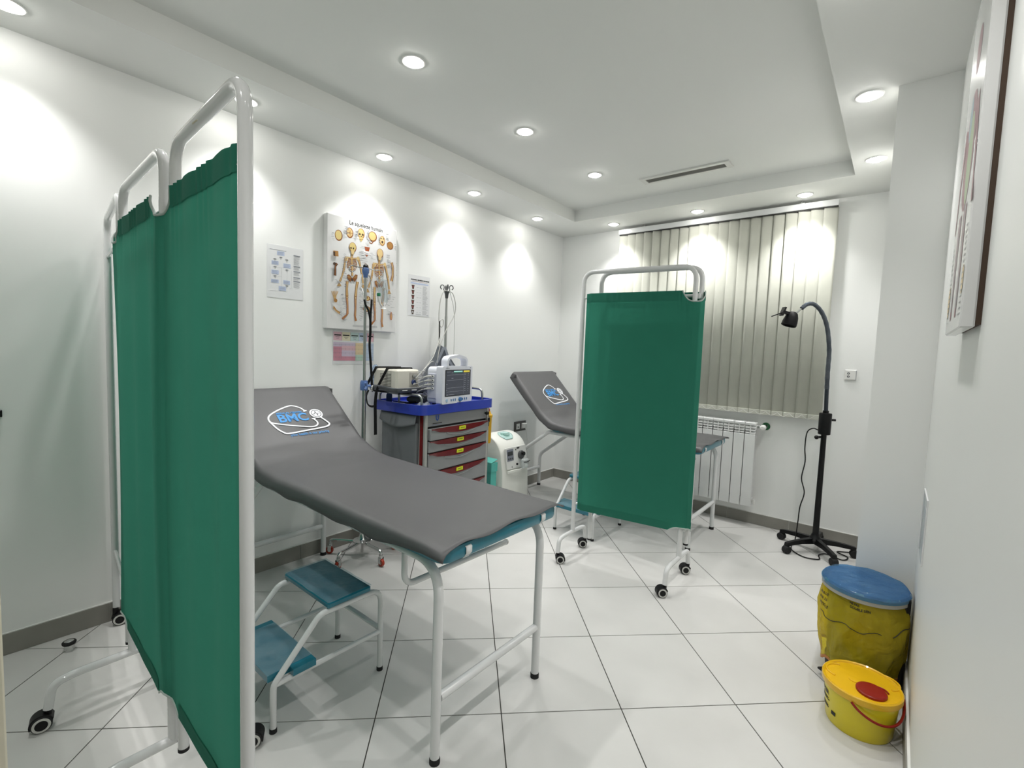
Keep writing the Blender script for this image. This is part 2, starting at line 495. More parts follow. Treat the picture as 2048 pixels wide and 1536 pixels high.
for k in range(5):
    downlight('round downlight in the left soffit, ' + nth[k], 0.20, -0.725 - 0.8 * k, HS, GRP)
for x, w in ((0.68, 'left end'), (1.42, 'middle'), (2.16, 'right end')):
    downlight('round downlight in the back soffit above the %s of the vertical blind' % w, x, -0.218, HS, GRP)
for k, w in enumerate(('nearer the back wall', 'beside the pier corner', 'third from the back wall, unseen, added for lighting', 'fourth from the back wall, unseen, added for lighting', 'fifth from the back wall, unseen, added for lighting')):
    downlight('round downlight in the right soffit, ' + w, 2.57, -0.685 - 0.822 * k, HS, GRP)  # the last three are out of view, added to light the room
for k, w in enumerate(('smallest, near the air grille', 'middle one of three seen', 'largest of three seen', 'fourth, above the tall screen, unseen, added for lighting')):
    downlight('round downlight in the sunken ceiling panel, ' + w, 0.985, -1.112 - 0.812 * k, HC, GRP)  # the fourth is out of view, added to continue the row's light
downlight('unseen round downlight behind the camera, added to light the near screen', 1.90, -4.36, HC, GRP)  # extra lamp out of view, added to brighten the near curtain and right wall

# ---------------------------------------------------------------- air grille in the ceiling
gr = thing('air_grille', 'long white air grille with fine dark slats in the ceiling', 'vent', (1.515, -0.813, HC))
w2, h2 = 0.305, 0.06
mb = MB()
for b in ((-w2, w2, -h2, -h2 + 0.03), (-w2, w2, h2 - 0.025, h2), (-w2, -w2 + 0.035, -h2 + 0.03, h2 - 0.025), (w2 - 0.035, w2, -h2 + 0.03, h2 - 0.025)):
    mb.box(b[0], b[1], b[2], b[3], -0.010, 0.0)
mb.build('frame', mat('grille_white', '#dcdcd8', rough=0.4, var=0.01), gr, smooth=0)
MB().box(-w2 + 0.034, w2 - 0.034, -h2 + 0.029, h2 - 0.024, -0.0015, -0.0005).build('duct_face', mat('grille_dark', '#4f4f4a', rough=0.8), gr, smooth=0)
mb = MB()
for k in range(90):
    x = -w2 + 0.038 + k * (2 * w2 - 0.076) / 89
    mb.box(x - 0.0009, x + 0.0009, -h2 + 0.03, h2 - 0.025, -0.007, -0.0018)
tag(mb.build('slats', mat('grille_slat', '#8a8a84', rough=0.5), gr, smooth=0), kind='stuff')

# ---------------------------------------------------------------- vertical blind on the back wall
M_slat = weave_mat('cream_blind_cloth', '#d3d4c9', rough=0.8, translucent=0.12, scale=700, strength=0.3, sheen=0.1)
vb = thing('vertical_blind', 'cream vertical slat blind covering the window on the back wall', 'blind', (0, -0.064, 0.008))
MB().box(0.666, 2.350, -0.022, 0.022, 2.412, 2.456, bev=0.003).build('head_rail', M_enamel, vb)
MB().box(0.672, 2.348, -0.012, 0.012, 2.404, 2.412).build('rail_slot', mat('slot_dark', '#3b3a38', rough=0.6), vb, smooth=0)
for x in (0.905, 2.12):
    MB().lathe([(0.003, 2.456), (0.003, HS - 0.008)], 8, M=tr(x, 0, 0)).box(x - 0.02, x + 0.02, -0.02, 0.02, 2.456, 2.460).build('hanger_rod', M_steel, vb)
ns = 21; x0, x1 = 0.718, 2.308
sm = None
for k in range(ns):
    x = x0 + (x1 - x0) * k / (ns - 1)
    ang = 9 + random.uniform(-2, 2) + (8 if k in (3, 4) else 0)
    if sm is None:
        def sl(u, v):
            X = (u - 0.5) * 0.089
            return (X, -0.004 * (1 - (2 * u - 1) ** 2), 0.885 + v * (2.404 - 0.885))
        so = MB().grid(7, 2, sl).build('slat', M_slat, vb, solid=0.0014)
        wo = MB().box(-0.043, 0.043, -0.0072, 0.0012, 0.885, 0.921, bev=0.002).build('hem_weight', M_slat, so)
        sm = so
    else:
        so = sm.copy(); col.objects.link(so); so.parent = vb
        w_ = wo.copy(); col.objects.link(w_); w_.parent = so
    so.location = (x, 0, 0); so.rotation_euler = (0, 0, R(ang))
    MB().lathe([(0.002, 2.395), (0.002, 2.412)], 6, M=tr(x, 0, 0)).build('carrier_stem', M_whitep, vb)
mb = MB()
for k in range(ns - 1):
    xa = x0 + (x1 - x0) * k / (ns - 1); xb = x0 + (x1 - x0) * (k + 1) / (ns - 1)
    mb.tube([(xa + (xb - xa) * t / 10, -0.021, 0.915 - 0.026 * math.sin(PI * t / 10)) for t in range(11)], 0.0013, seg=5)
mb.build('bead_chain', M_whitep, vb)

# ---------------------------------------------------------------- radiator
M_rad = mat('radiator_enamel', '#e6e7e6', rough=0.22, var=0.01, coat=0.3)
rd = thing('radiator', 'white aluminium sectional radiator under the window blind', 'radiator', (0, 0, 0))
sec = None
for k in range(12):
    xc = 1.90 - 0.08 * k
    if sec is None:
        mb = MB()
        mb.box(-0.0375, 0.0375, -0.122, -0.117, 0.165, 0.735, bev=0.0015)           # front plate
        mb.box(-0.004, 0.004, -0.117, -0.045, 0.17, 0.80)                           # web
        mb.box(-0.0395, 0.0395, -0.105, -0.055, 0.80 - 0.03, 0.82)                  # top header
        mb.box(-0.0395, 0.0395, -0.105, -0.055, 0.175, 0.225)
        mb.box(-0.0375, 0.0375, -0.123, -0.045, 0.806, 0.828, bev=0.004)            # top cap
        for z in (0.742, 0.763, 0.784):
            mb.add([(-0.036, -0.121, z), (0.036, -0.121, z), (0.036, -0.1195, z + 0.006), (-0.036, -0.1195, z + 0.006), (-0.036, -0.098, z + 0.017), (0.036, -0.098, z + 0.017), (0.036, -0.096, z + 0.019), (-0.036, -0.096, z + 0.019)],
                   [(0, 1, 2, 3), (3, 2, 6, 7), (7, 6, 5, 4), (4, 5, 1, 0), (0, 3, 7, 4), (1, 5, 6, 2)])
        mb.box(-0.004, 0.004, -0.122, -0.117, 0.735, 0.806)
        mb.box(-0.033, 0.033, -0.052, -0.045, 0.2, 0.76)
        sec = mb.build('section', M_rad, rd); so = sec
    else:
        so = sec.copy(); col.objects.link(so); so.parent = rd
    so.location = (xc, 0, 0)
for x in (1.18, 1.74):
    MB().box(x - 0.012, x + 0.012, -0.06, -0.001, 0.765, 0.785).build('wall_bracket', M_rad, rd, smooth=0)
MB().tube([(1.935, -0.08, 0.796), (1.975, -0.08, 0.796)], 0.011).tube([(1.985, -0.085, 0.796), (1.985, -0.002, 0.796)], 0.010).build('valve_pipe', M_steel, rd)
MB().lathe([(0.017, 0.0), (0.021, 0.006), (0.022, 0.03), (0.019, 0.042), (0.012, 0.047)], 24, M=tr(1.985, -0.088, 0.796) @ rot('X', 90)).build('valve_knob', M_whitep, rd)
MB().lathe([(0.030, 0.0), (0.030, 0.003), (0.026, 0.006), (0.013, 0.006)], 28, M=tr(1.985, -0.001, 0.796) @ rot('X', 90), capb=False, capt=False).build('pipe_collar', mat('green_collar', '#2f6b45', rough=0.4), rd)
MB().box(1.942, 1.958, -0.095, -0.065, 0.185, 0.215, bev=0.004).box(1.950, 1.958, -0.10, -0.09, 0.18, 0.22).build('end_plug', M_whitep, rd)

# ---------------------------------------------------------------- sockets and switches
s1 = thing('wall_socket', 'white two-pin wall socket on the back wall beside the blind', 'socket', (2.497, 0, 1.232))
MB().box(-0.036, 0.036, -0.010, 0.0, -0.038, 0.038, bev=0.004).build('plate', M_whitep, s1)
MB().box(-0.027, 0.030, -0.0125, -0.010, -0.032, 0.033, bev=0.001).build('insert', M_whitep, s1)
MB().box(0.028, 0.035, -0.0115, -0.009, -0.034, 0.034, bev=0.001).build('edge_strip', mat('socket_grey', '#a5a7aa', rough=0.4), s1)
for dz in (-0.011, 0.011):
    MB().lathe([(0.008, 0.0), (0.008, 0.0006)], 18, M=tr(-0.012, -0.0125, dz) @ rot('X', 90)).build('pin_recess', mat('socket_hole', '#55565a', rough=0.5), s1)
    MB().box(-0.014, -0.010, -0.0137, -0.0131, dz - 0.004, dz + 0.004).build('pin_slot', M_whitep, s1)
s2 = thing('double_wall_socket', 'dark grey double wall socket plate low on the left wall', 'socket', (0, -0.612, 0.603))
MB().box(0.0, 0.010, -0.087, 0.087, -0.047, 0.047, bev=0.002).build('plate', mat('dark_socket_plate', '#4b4a47', rough=0.45), s2)
for dy in (-0.036, 0.042):
    ins = MB().box(0.010, 0.013, dy - 0.025, dy + 0.025, -0.026, 0.026, bev=0.001).build('socket_insert', M_whitep, s2)
    if dy < 0: MB().lathe([(0.007, 0), (0.007, 0.0008)], 14, M=tr(0.013, dy, -0.006) @ rot('Y', 90)).build('earth_hole', M_black, ins)
pl = thing('plug_cable', 'white plug and cable in the right half of the dark double socket', 'cable', (0, 0, 0))
MB().box(0.0135, 0.045, -0.593, -0.547, 0.585, 0.630, bev=0.006).build('plug', M_whitep, pl)
MB().tube(spline([(0.04, -0.570, 0.588), (0.04, -0.552, 0.54), (0.036, -0.532, 0.47), (0.032, -0.525, 0.387), (0.03, -0.50, 0.29), (0.03, -0.478, 0.225), (0.03, -0.50, 0.16), (0.035, -0.56, 0.03), (0.05, -0.72, 0.008), (0.09, -0.95, 0.006)]), 0.0035, seg=8).build('cable', M_whitep, pl)
s3 = thing('dark_wall_switch', 'black switch plate on the left wall at the photo edge', 'switch', (0, -4.01, 0.998))
MB().box(0.0, 0.011, -0.045, 0.045, -0.014, 0.014, bev=0.002).build('plate', M_black, s3)
MB().box(0.011, 0.014, -0.03, 0.03, -0.008, 0.008, bev=0.001).build('rocker', M_blackm, s3)
ds = thing('door_stop', 'small chrome door stop with black top on the floor by the left wall', 'door stop', (0.148, -3.81, 0))
MB().lathe([(0.017, 0.0), (0.017, 0.026), (0.016, 0.028)], 24).build('body', M_chrome, ds)
MB().lathe([(0.021, 0.027), (0.0235, 0.031), (0.0235, 0.036), (0.021, 0.039)], 28).build('rubber_ring', M_rubber, ds)
MB().lathe([(0.0165, 0.039), (0.0165, 0.0415), (0.012, 0.044), (0.003, 0.045)], 24).build('cap', M_chrome, ds)
# ================================================================ PICTURES AND SHEETS ON THE WALLS
def inkm(n, h): return mat('ink_' + n, h, rough=0.5, var=0)
K = inkm('black', '#1b1b1c'); G = inkm('grey', '#8d8f92'); LG = inkm('light_grey', '#c3c5c8')
BONE = inkm('bone', '#d8bd86'); BONE2 = inkm('bone_shade', '#a8793f'); YEL = inkm('skull_yellow', '#d2bd7c'); BRN = inkm('brown', '#8a5328'); RUST = inkm('rust', '#a5552f'); DKB = inkm('dark_brown', '#4a3526')
M_paper = mat('white_paper', '#e3e4e5', rough=0.6, var=0.01)
M_panel = mat('white_laminate', '#dededd', rough=0.25, var=0.01, coat=0.3)
WL = lambda y, z, x: Matrix(((0, 0, 1, x), (1, 0, 0, y), (0, 1, 0, z), (0, 0, 0, 1)))   # sheet x -> +Y, sheet y -> +Z, normal -> +X

# anatomy panel
PW, PH, PT = 0.512, 0.692, 0.042
sk = thing('anatomy_poster', 'thick white anatomy panel showing two human skeletons on the left wall', 'poster', (0, -2.612, 1.414))
MB().box(0.0, PT, 0.0, PW, 0.0, PH, bev=0.004).build('panel', M_panel, sk)
pr = Print(WL(0, 0, PT))
def S(x, y):
    top = 135 + (x - 760) * 0.266; bot = 1320 + (x - 737) * 0.057
    le = 760 - 23 * (y - 135) / 1185
    return ((x - le) / 708 * PW, (bot - y) / (bot - top) * PH)
def SL(*pts): return [S(*p) for p in pts]
kx, ky = PW / 708, PH / 1110
pr.color(K).text('Le squelette humain', PW * 0.53, PH * 0.962, 0.036, bold=0.0006, width=0.243)
def oval(x, y, rx, ry, c1, c2, k=0.82):
    u, v = S(x, y)
    pr.color(c1).ell(u, v, rx * kx, ry * ky); pr.color(c2).ell(u - rx * kx * 0.05, v + ry * ky * 0.05, rx * kx * k, ry * ky * k)
oval(862, 365, 36, 54, BRN, YEL); oval(967, 338, 34, 52, BRN, BONE); oval(1078, 345, 36, 52, BONE2, YEL); oval(1195, 375, 45, 52, BRN, YEL); oval(1297, 420, 31, 52, BONE2, BONE); oval(1382, 470, 36, 42, BRN, BONE2)
pr.color(BONE2)
for k in range(6):
    a = k * PI / 3; u, v = S(967, 338); pr.stroke([(u, v), (u + 0.019 * math.cos(a), v + 0.026 * math.sin(a))], 0.003)
pr.color(DKB)
for x, y, rx, ry in ((1063, 350, 10, 11), (1093, 356, 10, 11), (1079, 378, 6, 9), (1297, 432, 10, 14), (1285, 395, 6, 6), (1310, 400, 6, 6), (1180, 420, 8, 6)): pr.ell(*S(x, y), rx * kx, ry * ky, 10)
pr.color(YEL).poly(SL((1055, 395), (1075, 430), (1100, 400), (1090, 380), (1062, 378)))
pr.color(BRN).stroke(SL((1062, 400), (1078, 405), (1095, 402)), 0.0022).stroke(SL((1160, 435), (1185, 445), (1205, 420)), 0.006)
pr.color(RUST).poly(SL((1110, 475), (1165, 485), (1155, 525), (1120, 520))).poly(SL((1115, 555), (1150, 560), (1132, 580)))
def bone(pts, w, c=BONE2, c2=BONE):
    P = SL(*pts); n = len(P); w = w * 1.4; pr.color(c).stroke(P, [w * (1.35 if i in (0, n - 1) else 1.0) for i in range(n)]); pr.color(c2).stroke(P, w * 0.45)
def skeleton(dx, dy, front=True):
    D = lambda *pts: [(x + dx, y + dy) for x, y in pts]
    # ribs
    for i in range(9):
        y = 600 + 14 * i; w = 34 + 16 * math.sin(i / 8 * PI) - (6 if i > 6 else 0)
        for sgn in (-1, 1):
            P = [(985 + dx + sgn * w * math.sin(t * PI / 2 / 5) * (1 if t < 5 else 0.98), y + dy + 18 * (t / 5) ** 2 - 5) for t in range(6)]
            pr.color(BONE2 if i % 2 else BRN).stroke(SL(*P), 0.0046)
    bone(D((985, 545), (983, 620), (987, 700), (985, 775)), 0.008)
    bone(D((918, 585), (960, 590), (985, 598), (1020, 596), (1058, 602)), 0.006)
    for cx in (930, 1045):
        u, v = S(cx + dx, 600 + dy); pr.color(BONE).ell(u, v, 0.012, 0.014, 10)
    # arms
    bone(D((922, 592), (915, 650), (906, 715)), 0.008); bone(D((905, 718), (888, 775), (868, 832)), 0.007)
    bone(D((1052, 610), (1066, 675), (1080, 740)), 0.008); bone(D((1080, 742), (1088, 800), (1092, 852)), 0.007)
    for hx, hy in ((860, 845), (1092, 862)):
        for f in range(5):
            bone(D((hx, hy), (hx - 18 + 9 * f, hy + 38)), 0.0025)
    # pelvis
    for sgn in (-1, 1):
        pr.color(BRN).poly(SL(*D((985, 800), (985 + sgn * 30, 760), (985 + sgn * 52, 765), (985 + sgn * 48, 800), (985 + sgn * 20, 838))[::sgn]))
        pr.color(BONE2).poly(SL(*D((985 + sgn * 8, 798), (985 + sgn * 32, 770), (985 + sgn * 44, 775), (985 + sgn * 38, 800))[::sgn]))
    pr.color(DKB).ell(*S(982 + dx, 815 + dy), 0.008, 0.009, 10)
    # legs
    for a, b, c, d in (((935, 828), (932, 985), (935, 1170), (885, 1222)), ((1035, 835), (1015, 990), (1008, 1190), (1016, 1240))):
        m = ((a[0] + b[0]) / 2 - 2, (a[1] + b[1]) / 2)
        bone(D(a, m, b), 0.010); u, v = S(b[0] + dx, b[1] + dy + 12); pr.color(BRN).ell(u, v, 0.009, 0.012, 10); pr.color(BONE).ell(u, v, 0.005, 0.007, 10)
        m2 = ((b[0] + c[0]) / 2 + 3, (b[1] + c[1]) / 2 + 12)
        bone(D((b[0], b[1] + 25), m2, c), 0.008, RUST); bone(D((b[0] + 6, b[1] + 30), (c[0] + 5, c[1])), 0.003, RUST)
        pr.color(RUST).stroke(SL(*D(c, d)), [0.009, 0.016]); pr.color(BONE2).stroke(SL(*D(c, d)), [0.004, 0.008])
    u, v = S(992 + dx, 485 + dy)
    pr.color(BRN).ell(u, v, 0.0255, 0.031); pr.color(YEL if front else BONE).ell(u - 0.001, v + 0.002, 0.022, 0.027)
    pr.color(BONE).poly([(u - 0.014, v - 0.02), (u + 0.012, v - 0.02), (u + 0.006, v - 0.044), (u - 0.010, v - 0.044)])
    if front:
        pr.color(DKB).ell(u - 0.013, v - 0.006, 0.006, 0.006, 8).ell(u + 0.004, v - 0.006, 0.005, 0.006, 8)
skeleton(0, 0, True); skeleton(275, 62, False)
oval(1125, 1005, 38, 26, BRN, YEL, 0.75); oval(1122, 1115, 40, 30, BRN, YEL, 0.75)
pr.color(BRN).ell(*S(1125, 1000), 0.008, 0.006, 10).ell(*S(1122, 1108), 0.009, 0.007, 10)
bone(((1393, 640), (1408, 700), (1405, 770), (1392, 830)), 0.011, BRN)
bone(((838, 650), (822, 680), (818, 775)), 0.009, DKB, BRN); pr.color(DKB).ell(*S(815, 655), 0.010, 0.010, 10)
pr.color(BONE2).poly(SL((805, 520), (850, 525), (852, 580), (808, 575))).color(DKB).poly(SL((803, 530), (822, 532), (822, 578), (805, 570)))
for f in range(5): bone(((818, 1040), (812 + 6 * (f - 2), 985), (806 + 14 * (f - 2) + 8, 935)), 0.003)
pr.color(BONE2).ell(*S(820, 1030), 0.012, 0.012, 10)
for f in range(4): bone(((800, 1090 + 6 * f), (825, 1130 + 4 * f), (858, 1165 + 5 * f - 12)), 0.004)
pr.color(RUST).ell(*S(1386, 1190), 0.010, 0.028, 12).color(BONE).ell(*S(1386, 1190), 0.004, 0.022, 10)
for i in range(4):
    pr.color(BONE2).stroke(SL((1100 + 12 * i, 640 + 8 * i), (1130 + 8 * i, 670 + 20 * i)), 0.003)
    pr.color(DKB).stroke(SL((1130, 720 + 30 * i), (1150 - 5 * i, 745 + 30 * i)), 0.003)
# caption lines
pr.color(G)
rnd = random.Random(3)
def caps(x0, x1, y0, y1, n, w=(18, 50)):
    for i in range(n):
        x = rnd.uniform(x0, x1); y = rnd.uniform(y0, y1); L = rnd.uniform(*w)
        pr.stroke([S(x, y), S(x + L, y + L * 0.2)], 0.0016)
caps(900, 930, 270, 350, 22, (15, 28)); caps(1003, 1030, 285, 400, 26, (15, 26)); caps(1122, 1145, 310, 430, 26, (15, 25)); caps(1240, 1262, 345, 430, 20, (12, 22)); caps(1325, 1345, 350, 420, 14, (12, 22)); caps(1422, 1430, 450, 520, 12, (12, 18))
caps(880, 910, 520, 900, 34, (18, 40)); caps(1040, 1100, 470, 640, 26, (20, 45)); caps(800, 840, 800, 860, 8); caps(870, 900, 960, 1240, 30, (14, 34)); caps(1040, 1060, 880, 1240, 34, (16, 40)); caps(1165, 1200, 880, 1240, 24, (14, 30)); caps(1330, 1350, 560, 700, 22, (20, 50)); caps(1330, 1400, 950, 1180, 24, (18, 40)); caps(1095, 1170, 535, 600, 14); caps(1100, 1140, 1035, 1055, 5); caps(1100, 1140, 1150, 1165, 5); caps(850, 870, 1090, 1190, 12, (12, 26)); caps(785, 800, 330, 420, 8, (14, 25)); caps(1440, 1442, 650, 810, 6, (4, 10)); caps(1100, 1130, 640, 900, 30, (14, 34))
for i in range(3): pr.stroke([S(980, 1285 + 7 * i), S(1230, 1295 + 7 * i)], 0.0018)
pr.build('print', sk)

# flow chart sheet
fc = thing('flowchart_sheet', 'white paper sheet with a pale blue flow chart left of the skeletons', 'notice', (0, -2.942, 1.571))
MB().box(0.0005, 0.0016, 0.0, 0.205, 0.0, 0.294).build('sheet', M_paper, fc, smooth=0)
p = Print(WL(0, 0, 0.0016)); BL = inkm('pale_blue', '#b9c4dc'); BLK = inkm('slate', '#70757f')
def FS(x, y):
    top = 440 + (x - 175) * 0.172; bot = 990 + (x - 180) * 0.1
    return ((x - 177) / 374 * 0.205, (bot - y) / (bot - top) * 0.294)
p.color(BLK).stroke([FS(203, 497), FS(370, 524)], 0.002); p.color(LG).stroke([FS(205, 923), FS(268, 930)], 0.0015)
for x, y, w, h in ((313, 545, 76, 42), (256, 640, 70, 40), (378, 672, 74, 44), (256, 735, 74, 42), (254, 828, 76, 36), (375, 842, 70, 40), (330, 906, 76, 46)):
    p.color(BL).rect(FS(x - w / 2, y)[0], FS(x, y + h / 2)[1], FS(x + w / 2, y)[0], FS(x, y - h / 2)[1])
    p.color(BLK)
    for q in range(4): p.stroke([FS(x - w * 0.42, y - h * 0.3 + q * h * 0.2), FS(x + w * 0.4 * (1 - 0.25 * (q % 2)), y - h * 0.28 + q * h * 0.2)], 0.0011)
for x, y in ((314, 585), (254, 600), (375, 610), (255, 680), (378, 714), (255, 774), (376, 878)):
    p.color(G).ell(*FS(x, y), 0.009, 0.0035, 10); p.color(K).stroke([FS(x, y + 12), FS(x, y + 26)], 0.0012)
p.color(G).stroke([FS(205, 680), FS(205, 820)], 0.0006).stroke([FS(322, 690), FS(322, 890)], 0.0006).stroke([FS(425, 720), FS(425, 900)], 0.0006).stroke([FS(378, 735), FS(377, 825)], 0.0006).stroke([FS(275, 688), FS(322, 690)], 0.0006).stroke([FS(275, 778), FS(322, 781)], 0.0006).stroke([FS(405, 905), FS(436, 908)], 0.0012)
for y, n in ((565, 12), (675, 4), (728, 4), (790, 3), (830, 8)):
    p.color(BLK).stroke([FS(445, y), FS(516, y + 10)], 0.0045); p.color(G)
    for q in range(n): p.stroke([FS(447, y + 14 + q * 7.2), FS(447 + rnd.uniform(45, 68), y + 22 + q * 7.2)], 0.0011)
p.build('print', fc)

# table sheet with icons
ts = thing('icon_table_sheet', 'white paper sheet with a column of dark icons right of the skeletons', 'notice', (0, -1.965, 1.547))
MB().box(0.0005, 0.0016, 0.0, 0.20, 0.0, 0.292).build('sheet', M_paper, ts, smooth=0)
p = Print(WL(0, 0, 0.0016)); NAVY = inkm('navy', '#2d3350'); RED = inkm('dull_red', '#93454a')
p.color(K)
xx = 0.022
for q in range(17):
    w = rnd.uniform(0.006, 0.0105); p.rect(xx, 0.254, xx + w, 0.263); xx += w + 0.0018 + (0.003 if q in (5, 10) else 0)
    if xx > 0.185: break
p.color(RED).stroke([(0.035, 0.247), (0.175, 0.247)], 0.0018)
p.color(BL).rect(0.02, 0.228, 0.185, 0.239)
for q in range(6):
    y = 0.205 - q * 0.036
    p.color(DKB).poly([(0.028, y + 0.014), (0.056, y + 0.014), (0.052, y), (0.049, y - 0.015), (0.036, y - 0.015), (0.032, y)])
    p.color(RED if q < 5 else LG).ell(0.042, y + 0.001, 0.006, 0.007, 8)
    p.color(G).stroke([(0.075, y), (0.092, y)], 0.0014).stroke([(0.102, y), (0.118, y)], 0.0014)
    p.color(LG).stroke([(0.068, y - 0.018), (0.185, y - 0.018)], 0.0006)
    p.color(G)
    for r_ in range(5): p.stroke([(0.132, y + 0.013 - r_ * 0.0062), (0.132 + rnd.uniform(0.03, 0.052), y + 0.013 - r_ * 0.0062)], 0.0014)
p.color(BLK).stroke([(0.068, 0.012), (0.118, 0.012)], 0.002).stroke([(0.172, 0.008), (0.188, 0.008)], 0.003)
p.build('print', ts)

# colour grid sheet half under the anatomy panel
cs = thing('colour_grid_sheet', 'colourful pink, yellow and blue grid sheet just below the anatomy panel', 'notice', (0, -2.545, 1.194))
MB().box(0.0005, 0.0016, 0.0, 0.30, 0.0, 0.214).build('sheet', M_paper, cs, smooth=0)
p = Print(WL(0, 0, 0.0016))
PK = inkm('pink', '#dcb6c0'); PK2 = inkm('deep_pink', '#cf8fa0'); CR = inkm('cream', '#e0d9bf'); AQ = inkm('aqua', '#bfd3d2'); SKY = inkm('sky', '#b7c6da'); LIL = inkm('lilac', '#cdbfd2'); SAND = inkm('sand', '#dcc7a2'); MINT = inkm('mint', '#b8cfbf')
for (a, b, c) in ((0.004, 0.062, PK), (0.064, 0.122, CR), (0.124, 0.184, AQ), (0.186, 0.244, SKY), (0.246, 0.297, PK)):
    p.color(c).rect(a, 0.150, b, 0.205); p.color(K).rect(a + 0.006, 0.181, b - 0.006, 0.188); p.stroke([(a + 0.014, 0.172), (b - 0.014, 0.172)], 0.002).stroke([(a + 0.02, 0.163), (b - 0.02, 0.163)], 0.0018)
    p.stroke([(b + 0.0005, 0.15), (b + 0.0005, 0.205)], 0.001)
p.color(LIL).rect(0.004, 0.112, 0.160, 0.140); p.color(PK2).rect(0.004, 0.022, 0.062, 0.112); p.color(PK).rect(0.062, 0.075, 0.160, 0.118); p.color(LIL).rect(0.062, 0.05, 0.160, 0.088); p.color(PK2).rect(0.062, 0.022, 0.160, 0.05)
p.color(SAND).rect(0.160, 0.062, 0.236, 0.138); p.color(MINT).rect(0.160, 0.022, 0.236, 0.062); p.color(SKY).rect(0.236, 0.022, 0.297, 0.138)
p.color(BLK)
for y in (0.125, 0.098, 0.072, 0.045): p.stroke([(0.004, y), (0.297, y)], 0.0008)
for x in (0.02, 0.045, 0.062, 0.09, 0.115, 0.138, 0.16, 0.185, 0.21, 0.236, 0.262, 0.28):
    for y in (0.125, 0.098, 0.072, 0.045): p.stroke([(x, y - 0.008), (x, y + 0.005)], 0.0007)
p.build('print', cs)

# picture on the right wall, seen almost edge on
WR = Matrix(((0, 0, -1, 0.0), (-1, 0, 0, 0), (0, 1, 0, 0), (0, 0, 0, 1)))
rp = thing('framed_anatomy_picture', 'thick white picture panel seen edge on high on the right wall', 'poster', (RX - 0.032, -2.653, 1.400))
QW, QH = 0.353, 0.76
MB().box(0.0, 0.023, -QW / 2, QW / 2, 0.0, QH, bev=0.003).build('panel', M_panel, rp)
MB().box(0.023, 0.032, -QW / 2 + 0.004, QW / 2 - 0.012, 0.006, QH - 0.006).build('gap_shade', mat('gap_shade_brown', '#4a3a2e', rough=0.8), rp, smooth=0)  # dark brown slab paints the shadow gap between panel and wall
p = Print(WR @ tr(0, 0, 0)); MUS = inkm('muscle', '#9c7f82'); GRN = inkm('organ_green', '#a9b79a'); BG = inkm('blue_grey', '#9fb0b5')
p.color(MUS).ell(0.0, 0.40, 0.10, 0.13).ell(0.0, 0.62, 0.045, 0.05); p.color(GRN).ell(0.02, 0.38, 0.05, 0.10); p.color(BG).ell(-0.03, 0.48, 0.03, 0.05)
for sx in (-1, 1):
    p.color(MUS).stroke([(sx * 0.05, 0.27), (sx * 0.06, 0.15), (sx * 0.055, 0.03)], [0.06, 0.045, 0.03]).stroke([(sx * 0.10, 0.48), (sx * 0.15, 0.36), (sx * 0.17, 0.25)], [0.04, 0.03, 0.02])
    p.color(BG).stroke([(sx * 0.05, 0.27), (sx * 0.06, 0.05)], 0.012)
p.color(SAND).ell(-0.15, 0.08, 0.025, 0.04).ell(0.15, 0.10, 0.02, 0.03); p.color(G)
for i in range(16):
    for sx in (-0.165, 0.125): p.stroke([(sx, 0.03 + i * 0.012), (sx + 0.035, 0.03 + i * 0.012)], 0.0025)
p.build('print', rp)

# clear plastic pocket on the right wall by the bins
M_clear = film_mat('clear_plastic', '#f4f6f7', 0.12, 0.08)
pk = thing('plastic_pocket', 'clear plastic pocket with a small white slip on the right wall above the bin', 'pocket', (RX, -1.80, 0.60))
MB().box(-0.004, -0.002, -0.11, 0.11, 0.0, 0.24, bev=0.0005).build('film', M_clear, pk)
MB().box(-0.0045, -0.0002, -0.112, 0.112, 0.236, 0.242).box(-0.0045, -0.0002, -0.112, -0.106, 0.0, 0.236).box(-0.0045, -0.0002, 0.106, 0.112, 0.0, 0.236).build('seam', mat('pocket_seam', '#e2e3e4', rough=0.3), pk, smooth=0)
MB().box(-0.0018, -0.0004, -0.07, 0.06, 0.03, 0.19).build('slip', M_paper, pk, smooth=0)
# ================================================================ FOLDING SCREENS
M_green = weave_mat('green_screen_cloth', '#3d8d77', rough=0.7, translucent=0.42, scale=1400, strength=0.12, sheen=0.0)
M_pipe = mat('grey_piping', '#aeb9b4', rough=0.6, var=0.03)
M_tubew = mat('white_tube_enamel', '#dcdddd', rough=0.15, var=0.015, coat=0.5)
M_tread = mat('teal_vinyl', '#1f7386', rough=0.3, var=0.05, coat=0.35)

